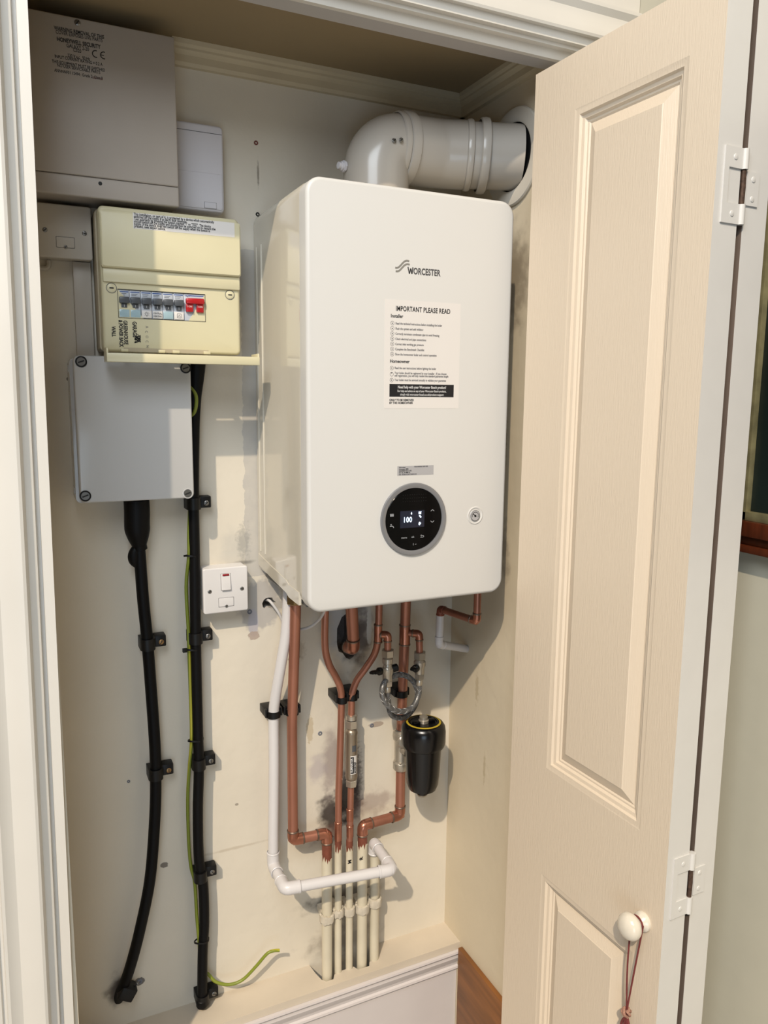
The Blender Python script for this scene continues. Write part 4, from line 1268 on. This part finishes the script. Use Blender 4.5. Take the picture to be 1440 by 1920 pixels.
# filling loop
loopt = thing('filling_loop', 'braided steel filling loop with two black-handled valves', 'hose', (.31, -.10, -.25))
def iso_valve(p, length, handle_dir, label_):
    x, y, z = p
    nut(loopt, (x, y, z - .004), UP, .0140, .016, M_nickel)
    bm = new(); lathe(bm, [(.008, 0), (.0108, .003), (.0108, .016), (.0130, .020), (.0130, .030), (.0100, .034), (.0095, length - .016), (.0115, length - .014), (.0115, length - .004), (.008, length)], (x, y, z - .004 - length), UP, seg=20)
    b_ = obj('valve_body', bm, M_nickel, loopt)
    nut(loopt, (x, y, z - .004 - length - .010), UP, .0115, .013, M_nickel)
    hz = z - .004 - length * .52
    d = Vector(handle_dir).normalized()
    bm = new(); lathe(bm, [(.0062, 0), (.0062, .013), (.0048, .015)], V3(x, y, hz) + d * .007, d, seg=16); st = obj('valve_stem', bm, M_nickel, loopt)
    return hz, d
hz, d = iso_valve(v1, .056, (-1, -.35, .10), '')
c0 = V3(v1.x, v1.y, hz) + d * .020
def lever(c0, d, L, tilt):
    bm = new()
    M_ = axis_mtx(c0, d)
    lathe(bm, [(.008, 0), (.0085, .003), (.0085, .007), (.006, .009)], c0, d, seg=18)
    box(bm, -.0035, .0035, -.0085, .0085, .004, .008 + L, bev=.002, mtx=M_ @ Matrix.Rotation(tilt, 4, 'Z'))
    box(bm, -.0030, .0030, -.0060, .0060, .006 + L * .6, .014 + L, bev=.002, mtx=M_ @ Matrix.Rotation(tilt, 4, 'Z'))
    return obj('handle', bm, M_black, loopt)
lever(c0, d, .016, .5)
hz2, d2 = iso_valve(v2, .036, (-1, -.6, .1), '')
lever(V3(v2.x, v2.y, hz2) + d2 * .012, d2, .006, .5)
bm = new(); lathe(bm, [(.0085, 0), (.0085, .010), (.006, .012)], V3(v1.x, v1.y, v1.z - .032) + V3(.012, -.001, 0), (1, -.2, .2), seg=16); obj('valve_cap', bm, M_black, loopt)
hs = V3(v1.x, v1.y, v1.z - .070); he = V3(v2.x, v2.y, v2.z - .050)
bm = new(); lathe(bm, [(.0066, 0), (.0074, .002), (.0074, .014), (.006, .016)], hs - V3(0, 0, .014), UP, seg=16)
lathe(bm, [(.0066, 0), (.0074, .002), (.0074, .014), (.006, .016)], he - V3(0, 0, .014), UP, seg=16); obj('ferrule', bm, M_nickel, loopt)
hpts = [he - V3(0, 0, .008), at(785, 1302, 'y', -.097), at(774, 1325, 'y', -.105), at(754, 1334, 'y', -.112), at(733, 1328, 'y', -.115), at(718, 1308, 'y', -.112), at(719, 1283, 'y', -.104), at(736, 1268, 'y', -.095),
        at(758, 1266, 'y', -.090), at(776, 1279, 'y', -.088), at(783, 1301, 'y', -.085), at(777, 1325, 'y', -.085), at(761, 1343, 'y', -.088), at(743, 1345, 'y', -.092), at(731, 1334, 'y', -.095), hs - V3(0, 0, .008)]
hose_path = smooth(hpts, 8)
bm = new(); tube(bm, hose_path, .0056, seg=14); hose = obj('hose', bm, M_braid, loopt)
# the braid: two families of wires wound round the hose
fr = frames(hose_path)
bm = new()
step = 0.0
lens = [0]
for a, b in zip(hose_path, hose_path[1:]): lens.append(lens[-1] + (b - a).length)
def at_len(s):
    for i in range(len(lens) - 1):
        if lens[i + 1] >= s:
            t = (s - lens[i]) / max(lens[i + 1] - lens[i], 1e-9)
            p = hose_path[i].lerp(hose_path[i + 1], t); T = fr[i][0].lerp(fr[i + 1][0], t).normalized(); N = fr[i][1].lerp(fr[i + 1][1], t).normalized()
            return p, N, T.cross(N)
    return hose_path[-1], fr[-1][1], fr[-1][0].cross(fr[-1][1])
tot = lens[-1]
for sgn in (1, -1):
    for ph in range(9):
        P = []
        nst = 260
        for k in range(nst + 1):
            s = tot * k / nst
            a = sgn * s / .0058 * 1.0 + ph * 2 * math.pi / 9
            p, N, B = at_len(s)
            P.append(p + (N * math.cos(a) + B * math.sin(a)) * .0058)
        tube(bm, P, .00042, seg=3)
obj('braid', bm, M_braid, hose)

# magnetic filter
fx, fy = .338, -.112
fil = thing('magnetic_filter', 'black bottle-shaped magnetic filter with yellow ring on its cap', 'filter', (fx, fy, -.50))
bm = new(); lathe(bm, [(.012, -.507), (.013, -.501), (.020, -.498), (.031, -.492), (.0355, -.480), (.0375, -.455), (.0395, -.415), (.0405, -.395), (.0405, -.385)], (fx, fy, 0), UP, seg=48); obj('canister', bm, M_filter, fil)
bm = new(); lathe(bm, [(.0405, -.394), (.0470, -.390), (.0495, -.383), (.0495, -.356), (.0480, -.346), (.0435, -.339), (.0400, -.337), (.0385, -.338)], (fx, fy, 0), UP, seg=48); cap_ = obj('cap', bm, M_filter, fil)
bm = new(); lathe(bm, [(.0388, -.3365), (.0345, -.3355)], (fx, fy, 0), UP, seg=48, cap0=False, cap1=False); obj('yellow_ring', bm, M_yellow, fil)
bm = new(); lathe(bm, [(.0392, -.338), (.0392, -.337), (.030, -.3355), (.0285, -.340), (.012, -.341)], (fx, fy, 0), UP, seg=48, cap0=False); obj('cap_top', bm, M_filter, fil)
bm = new(); lathe(bm, [(.0115, -.3405), (.0115, -.332), (.0095, -.330), (.0095, -.324), (.0055, -.322)], (fx, fy, 0), UP, seg=20); obj('bleed_screw', bm, M_nickel, fil)
bm = new(); M_ = axis_mtx((fx, fy, -.337), UP); box(bm, -.026, -.010, -.006, .006, -.003, .004, bev=.0015, mtx=M_); box(bm, .010, .026, -.006, .006, -.003, .004, bev=.0015, mtx=M_); obj('cap_grip', bm, M_filter, fil)
bm = new(); lathe(bm, [(.0060, -.513), (.0100, -.511), (.0125, -.506)], (fx, fy, 0), UP, seg=20); obj('drain_plug', bm, M_nickel, fil)
bm = new(); tube(bm, [(x5 + .009, -.066, -.425), (x5 + .012, -.074, -.425), (fx - .004, fy + .03, -.425)], .0170, seg=20); obj('socket', bm, M_filter, fil)
bm = new(); tube(bm, [(x5, -.040, -.425), (x5 + .010, -.070, -.425)], .0125, seg=18); obj('valve_branch', bm, M_nickel, fil)
bm = new(); lathe(bm, [(.0155, -.478), (.0180, -.474), (.0180, -.460), (.0145, -.456), (.0150, -.408), (.0180, -.404), (.0198, -.396), (.0185, -.386), (.0120, -.380)], (x5, -.040, 0), UP, seg=24); obj('valve', bm, M_nickel, fil)
nut(fil, (x5, -.040, -.476), UP, .0180, .020, M_nickel)
bm = new(); lathe(bm, [(.0125, 0), (.0140, .003), (.0140, .012), (.010, .015)], (x5 - .002, -.050, -.402), (-.3, -1, 0), seg=20); obj('valve_spindle', bm, M_nickel, fil)

# black snap-in pipe clips
def pipe_clip(name_label, x, y, r, z, rnd_=False):
    t = thing('pipe_clip', name_label, 'pipe clip', (x, y, z - .009), 'black pipe clips under the boiler')
    w = r + .0075
    bm = new()
    box(bm, x - w, x + w, y + r * .35, -.001, z - .008, z + .010, bev=.0015)
    for k in (-1, 1):
        box(bm, x + k * w - (.0045 if k > 0 else 0), x + k * w + (.0045 if k < 0 else 0), y - r * .3, y + r * .5, z - .008, z + .010, bev=.0012)
    obj('clip_base', bm, M_black, t)
    bm = new()
    L = []
    for zz in (z - .009, z + .005):
        ring_ = []
        for k in range(15):
            a = math.radians(180 + 180 * k / 14); ring_.append((x + (r + .0035) * math.cos(a), y + (r + .0030) * math.sin(a), zz))
        for k in range(15):
            a = math.radians(360 - 180 * k / 14); ring_.append((x + (r + .0006) * math.cos(a), y + (r + .0006) * math.sin(a), zz))
        L.append(ring_)
    loft(bm, L)
    obj('clip_band', bm, M_black, t)
    return t
pipe_clip('black clip round the white condensate pipe', .0170, -.0405, RC, -.288)
pipe_clip('black clip round the thick copper pipe beside the white one', .0578, -.0405, R22, -.289)
pipe_clip('black clip round the first thin copper pipe', .1695, -.0495, R15, -.279)
pipe_clip('black clip round the thin copper pipe above the scale reducer', .1945, -.0475, R15, -.277)
pipe_clip('black clip behind the braided filling loop', .3165, -.0440, R22, -.290)

# painted collars on the risers
def collar_clip(label_, x, y, r, z, seed, ragged):
    rnd = random.Random(seed); bm = new(); seg = 26; rows = []
    for q, (dz, dr) in enumerate(((-.016, .0008), (-.014, .0052), (-.002, .0060), (.004, .0052), (.005, .0008))):
        row = []
        for k in range(seg):
            a = 2 * math.pi * k / seg
            j = rnd.uniform(-1, 1) * ragged
            row.append(bm.verts.new((x + (r + dr + j * .0012) * math.cos(a), y + (r + dr + j * .0012) * math.sin(a), z + dz + j * (.004 if q in (0, 1) else .0022))))
        rows.append(row)
    for A, B in zip(rows, rows[1:]):
        for k in range(seg): bm.faces.new((A[k], A[(k + 1) % seg], B[(k + 1) % seg], B[k]))
    box(bm, x - r * .7, x + r * .7, y + r * .5, -.001, z - .012, z + .002)
    tag(obj('painted_collar', bm, M_flaky), label_, 'pipe clip', 'painted collars on the risers')
collar_clip('flaking cream collar on the leftmost riser below the white pipe', xr1, yr, R22, -.790, 1, 1.0)
collar_clip('broken cream collar on the second riser from the left', x2, yr, R15, -.785, 2, 1.0)
collar_clip('small cream collar on the middle riser', x4, yr, R15, -.789, 3, .4)
collar_clip('cream collar on the fourth riser from the left', xr5, yr, R22, -.791, 4, .7)
collar_clip('cream collar on the rightmost riser', x6, yr + .003, RC, -.786, 5, .5)

# white flex out of the small hole to the boiler
fx0 = V3(.0215, .02, -.058)
bm = new(); tube(bm, smooth([fx0, at(507, 1128, 'y', -.012), at(522, 1148, 'y', -.020), at(535, 1172, 'y', -.022), at(556, 1180, 'y', -.056), at(580, 1176, 'y', -.075), at(598, 1162, 'y', -.095), at(607, 1148, 'y', -.115), at(610, 1135, 'y', -.13)], 6) + [V3(at(610, 1130, 'y', -.13).x, -.13, .006)], .0030, seg=10)
tag(obj('white_flex', bm, M_flex), 'thin white cable from the small hole in the wall up to the boiler', 'cable')

# wall plugs and holes
def wall_plug(label_, px, py, r, m):
    p = at(px, py, 'y', 0); q = V3(p.x, -.0004, p.z)
    bm = new(); lathe(bm, [(r, -.002), (r, .0004), (r * .8, .0012), (r * .45, .0010), (r * .4, -.002)], q, (0, -1, 0), seg=14, cap0=False)
    tag(obj('wall_plug', bm, m), label_, 'wall plug', 'wall plugs')
wall_plug('brown-red wall plug high on the wall left of the flue', 480, 268, .0042, M_plugred)
wall_plug('dark wall plug at the top left edge of the boiler', 483, 402, .0040, M_dark)
wall_plug('grey wall plug left of the scale reducer', 600, 1375, .0050, M_plug)
wall_plug('grey wall plug right of the scale reducer', 697, 1360, .0050, M_plug)
wall_plug('dark wall plug below the clean white fused spur', 468, 1147, .0052, M_plug)
wall_plug('small dark plug in the wall left of the left cable', 241, 1465, .0032, M_plug)
wall_plug('grey plug beside the foot of the left cable', 262, 1840, .0058, M_plug)

# ------------------------------------------------------------------ cables on the left
cab = thing('black_cable', 'thick black cable hanging from the junction box, curving left at its foot', 'cable', (-.23, -.03, -.85))
cl = [at(256, 940, 'y', -.034), at(258, 1000, 'y', -.034), at(262, 1040, 'y', -.034), at(268, 1120, 'y', -.032), at(276, 1200, 'y', -.030), at(283, 1290, 'y', -.029), at(290, 1390, 'y', -.029), at(292, 1460, 'y', -.029),
      at(290, 1540, 'y', -.030), at(281, 1650, 'y', -.034), at(262, 1745, 'y', -.036), at(245, 1810, 'y', -.030), at(231, 1850, 'y', -.016), at(222, 1872, 'y', .008)]
bm = new(); tube(bm, smooth(cl, 8), .0112, seg=18); obj('sheath', bm, M_cable, cab)
bp_ = smooth([at(256, 938, 'y', -.040), at(257, 960, 'y', -.040), at(257, 985, 'y', -.038), at(259, 1006, 'y', -.036), at(261, 1020, 'y', -.035), at(263, 1030, 'y', -.034)], 4)
n_ = len(bp_)
rad = [.0235 if k / n_ < .45 else (.0235 - (.0235 - .0135) * min(1, (k / n_ - .45) / .35)) for k in range(n_)]
bm = new(); tube(bm, bp_, .02, seg=24, radii=rad); obj('heat_shrink_boot', bm, M_cable, cab)
lp_ = smooth([at(258, 1022, 'y', -.034), at(252, 1036, 'y', -.036), at(251, 1050, 'y', -.034), at(259, 1062, 'y', -.032)], 5)
bm = new(); tube(bm, lp_, .009, seg=12, radii=[.006 + .005 * math.sin(math.pi * k / (len(lp_) - 1)) for k in range(len(lp_))]); obj('sheath_flap', bm, M_cable, cab)

mcab = thing('black_cable', 'straight black cable running down from behind the consumer unit to the boxing', 'cable', (-.13, -.03, -.92))
ml = [at(369, 672, 'y', -.030), at(368, 730, 'y', -.030), at(364, 800, 'y', -.030), at(363, 940, 'y', -.028), at(365, 1050, 'y', -.028), at(367, 1200, 'y', -.028), at(371, 1370, 'y', -.028), at(373, 1440, 'y', -.028), at(371, 1520, 'y', -.030),
      at(373, 1610, 'y', -.028), at(381, 1660, 'y', -.027), at(383, 1730, 'y', -.028), at(380, 1790, 'y', -.028), at(379, 1885, 'y', -.030)]
bm = new(); tube(bm, smooth(ml, 8), .0106, seg=18); obj('sheath', bm, M_cable, mcab)
bm = new(); tube(bm, smooth([at(370, 672, 'y', -.034), at(369, 700, 'y', -.034), at(366, 735, 'y', -.033), at(364, 765, 'y', -.031)], 5), .013, seg=18, radii=[.0165 - .0055 * k / 15 for k in range(16)]); obj('heat_shrink_boot', bm, M_cable, mcab)
bm = new(); lathe(bm, [(.0112, 0), (.0125, .003), (.0125, .016), (.0108, .018)], at(379, 1886, 'y', -.030), (0, 0, 1), seg=16); obj('end_sleeve', bm, M_cable, mcab)

def saddle(label_, px, py, r, y, brass, seed_):
    c_ = at(px, py, 'y', y)
    t = thing('cable_clip', label_, 'cable clip', (c_.x, -.001, c_.z - .012), 'screwed black cable clips')
    x, z = c_.x, c_.z
    bm = new(); R2 = r + .0032
    L = []
    for zz in (z - .0115, z + .0115):
        ring_ = []
        for k in range(17):
            a = math.radians(180 + 180 * k / 16); ring_.append((x + R2 * math.cos(a), y + R2 * math.sin(a), zz))
        ring_ += [(x + R2, -.001, zz), (x - R2, -.001, zz)]
        L.append(ring_)
    loft(bm, L)
    obj('saddle', bm, M_black, t)
    bm = new(); box(bm, x + R2 - .001, x + R2 + .0215, y + .004, -.001, z - .0105, z + .0125, bev=.002)
    obj('lug', bm, M_black, t)
    screw(t, (x + R2 + .012, y + .0042, z - .001), .0050, M_brassscrew if brass else M_screw, rot=.7 + seed_, h=.002)
    return t
saddle('black screwed clip, upper of two on the left cable', 277, 1207, .0112, -.030, True, .3)
saddle('black screwed clip, lower of two on the left cable', 292, 1450, .0112, -.029, True, .9)
for k, (px, py, lab) in enumerate(((363, 944, 'black screwed clip just under the junction box corner'), (367, 1196, 'black screwed clip on the straight cable below the white fused spur'), (373, 1432, 'black screwed clip on the straight cable, level with the magnetic filter'),
                                   (376, 1642, 'black screwed clip on the straight cable, level with the white crossing pipe'), (380, 1872, 'black screwed clip at the foot of the straight cable'))):
    saddle(lab, px, py, .0106, -.028, False, k * .5)
# square block at the foot of the left cable, with its loose screw
bm = new(); p = at(238, 1858, 'y', -.020)
box(bm, -.016, .016, -.014, .018, -.014, .014, bev=.003, mtx=Matrix.Translation(p) @ Matrix.Rotation(.55, 4, 'Y'))
tag(obj('cable_clip', bm, M_black), 'black square clip block where the left cable enters the wall', 'cable clip', 'screwed black cable clips')
bm = new(); a = at(240, 1853, 'y', -.012); b = at(258, 1844, 'y', -.022); tube(bm, [a, b], .0018, seg=8); lathe(bm, [(.002, 0), (.0036, .001), (.0030, .002)], b, (b - a), seg=10)
tag(obj('loose_screw', bm, M_screw), 'loose screw sticking out beside the foot of the left cable', 'screw')

# cable ties
def tie(label_, px, py, r, y, tail):
    c_ = at(px, py, 'y', y); bm = new()
    L = [(c_.x - .004 + (r + .004) * math.cos(a), c_.y + (r + .0008) * math.sin(a), c_.z + .0015 * math.sin(a * 2)) for a in [2 * math.pi * k / 24 for k in range(24)]]
    rows = [[bm.verts.new((x + dx * (x - c_.x) / r, y_, z + dz)) for x, y_, z in L] for dz, dx in ((-.0018, 0), (.0018, 0), (.0018, .0012), (-.0018, .0012))]
    for A, B in zip(rows, rows[1:] + rows[:1]):
        for k in range(24): bm.faces.new((A[k], A[(k + 1) % 24], B[(k + 1) % 24], B[k]))
    if tail:
        box(bm, c_.x - r - .015, c_.x - r - .006, c_.y - .007, c_.y + .001, c_.z - .004, c_.z + .004, bev=.001)
    tag(obj('cable_tie', bm, M_black), label_, 'cable tie', 'black cable ties')
tie('black cable tie above the white fused spur level', 364, 1041, .0106, -.028, False)
tie('black cable tie with a stub, just under a clip', 366, 1216, .0106, -.028, True)
tie('black cable tie midway down the straight cable', 371, 1386, .0106, -.028, False)
tie('black cable tie near the foot of the straight cable', 382, 1762, .0106, -.028, False)

# earth wires
ew = [at(357, 925, 'y', -.026), at(354, 1000, 'y', -.026), at(354, 1042, 'y', -.028), at(349, 1100, 'y', -.020), at(353, 1180, 'y', -.024), at(354, 1216, 'y', -.026), at(357, 1300, 'y', -.024), at(359, 1386, 'y', -.026),
      at(355, 1440, 'y', -.018), at(352, 1500, 'y', -.018), at(354, 1580, 'y', -.018), at(358, 1625, 'y', -.018), at(365, 1655, 'y', -.020), at(369, 1720, 'y', -.022), at(373, 1765, 'y', -.024), at(375, 1810, 'y', -.014), at(380, 1822, 'y', -.010), at(390, 1826, 'y', -.014),
      at(405, 1841, 'y', -.024), at(430, 1846, 'y', -.032), at(455, 1837, 'y', -.036), at(480, 1812, 'y', -.040), at(500, 1789, 'y', -.044), at(512, 1783, 'y', -.046), at(524, 1782, 'y', -.048)]
ewire = thing('earth_wire', 'green and yellow earth wire beside the straight black cable, its loose end curling right', 'wire', (-.13, -.025, -.85))
pth = smooth(ew, 7)
bm = new(); tube(bm, pth, .0034, seg=12); ins = obj('insulation', bm, M_green, ewire)
fr = frames(pth); bm = new(); rows = []
for i, q in enumerate(pth):
    t_, n_v = fr[i]; b_v = t_.cross(n_v)
    tw = i * .09
    # a yellow stripe along the insulation
    row = []
    for da in (-.75, -.25, .25, .75):
        a = tw + da - .6
        row.append(bm.verts.new(q + (n_v * math.cos(a) + b_v * math.sin(a)) * .00355))
    rows.append(row)
for A, B in zip(rows, rows[1:]):
    for k in range(3): bm.faces.new((A[k], A[k + 1], B[k + 1], B[k]))
obj('stripe', bm, M_greenstripe, ins)
bm = new(); tube(bm, smooth([at(352, 722, 'y', -.036), at(362, 730, 'y', -.042), at(368, 745, 'y', -.044), at(367, 765, 'y', -.042), at(361, 780, 'y', -.036), at(352, 790, 'y', -.030)], 6), .0034, seg=12)
tag(obj('earth_wire', bm, M_green), 'short green earth wire loop at the right edge of the junction box', 'wire')
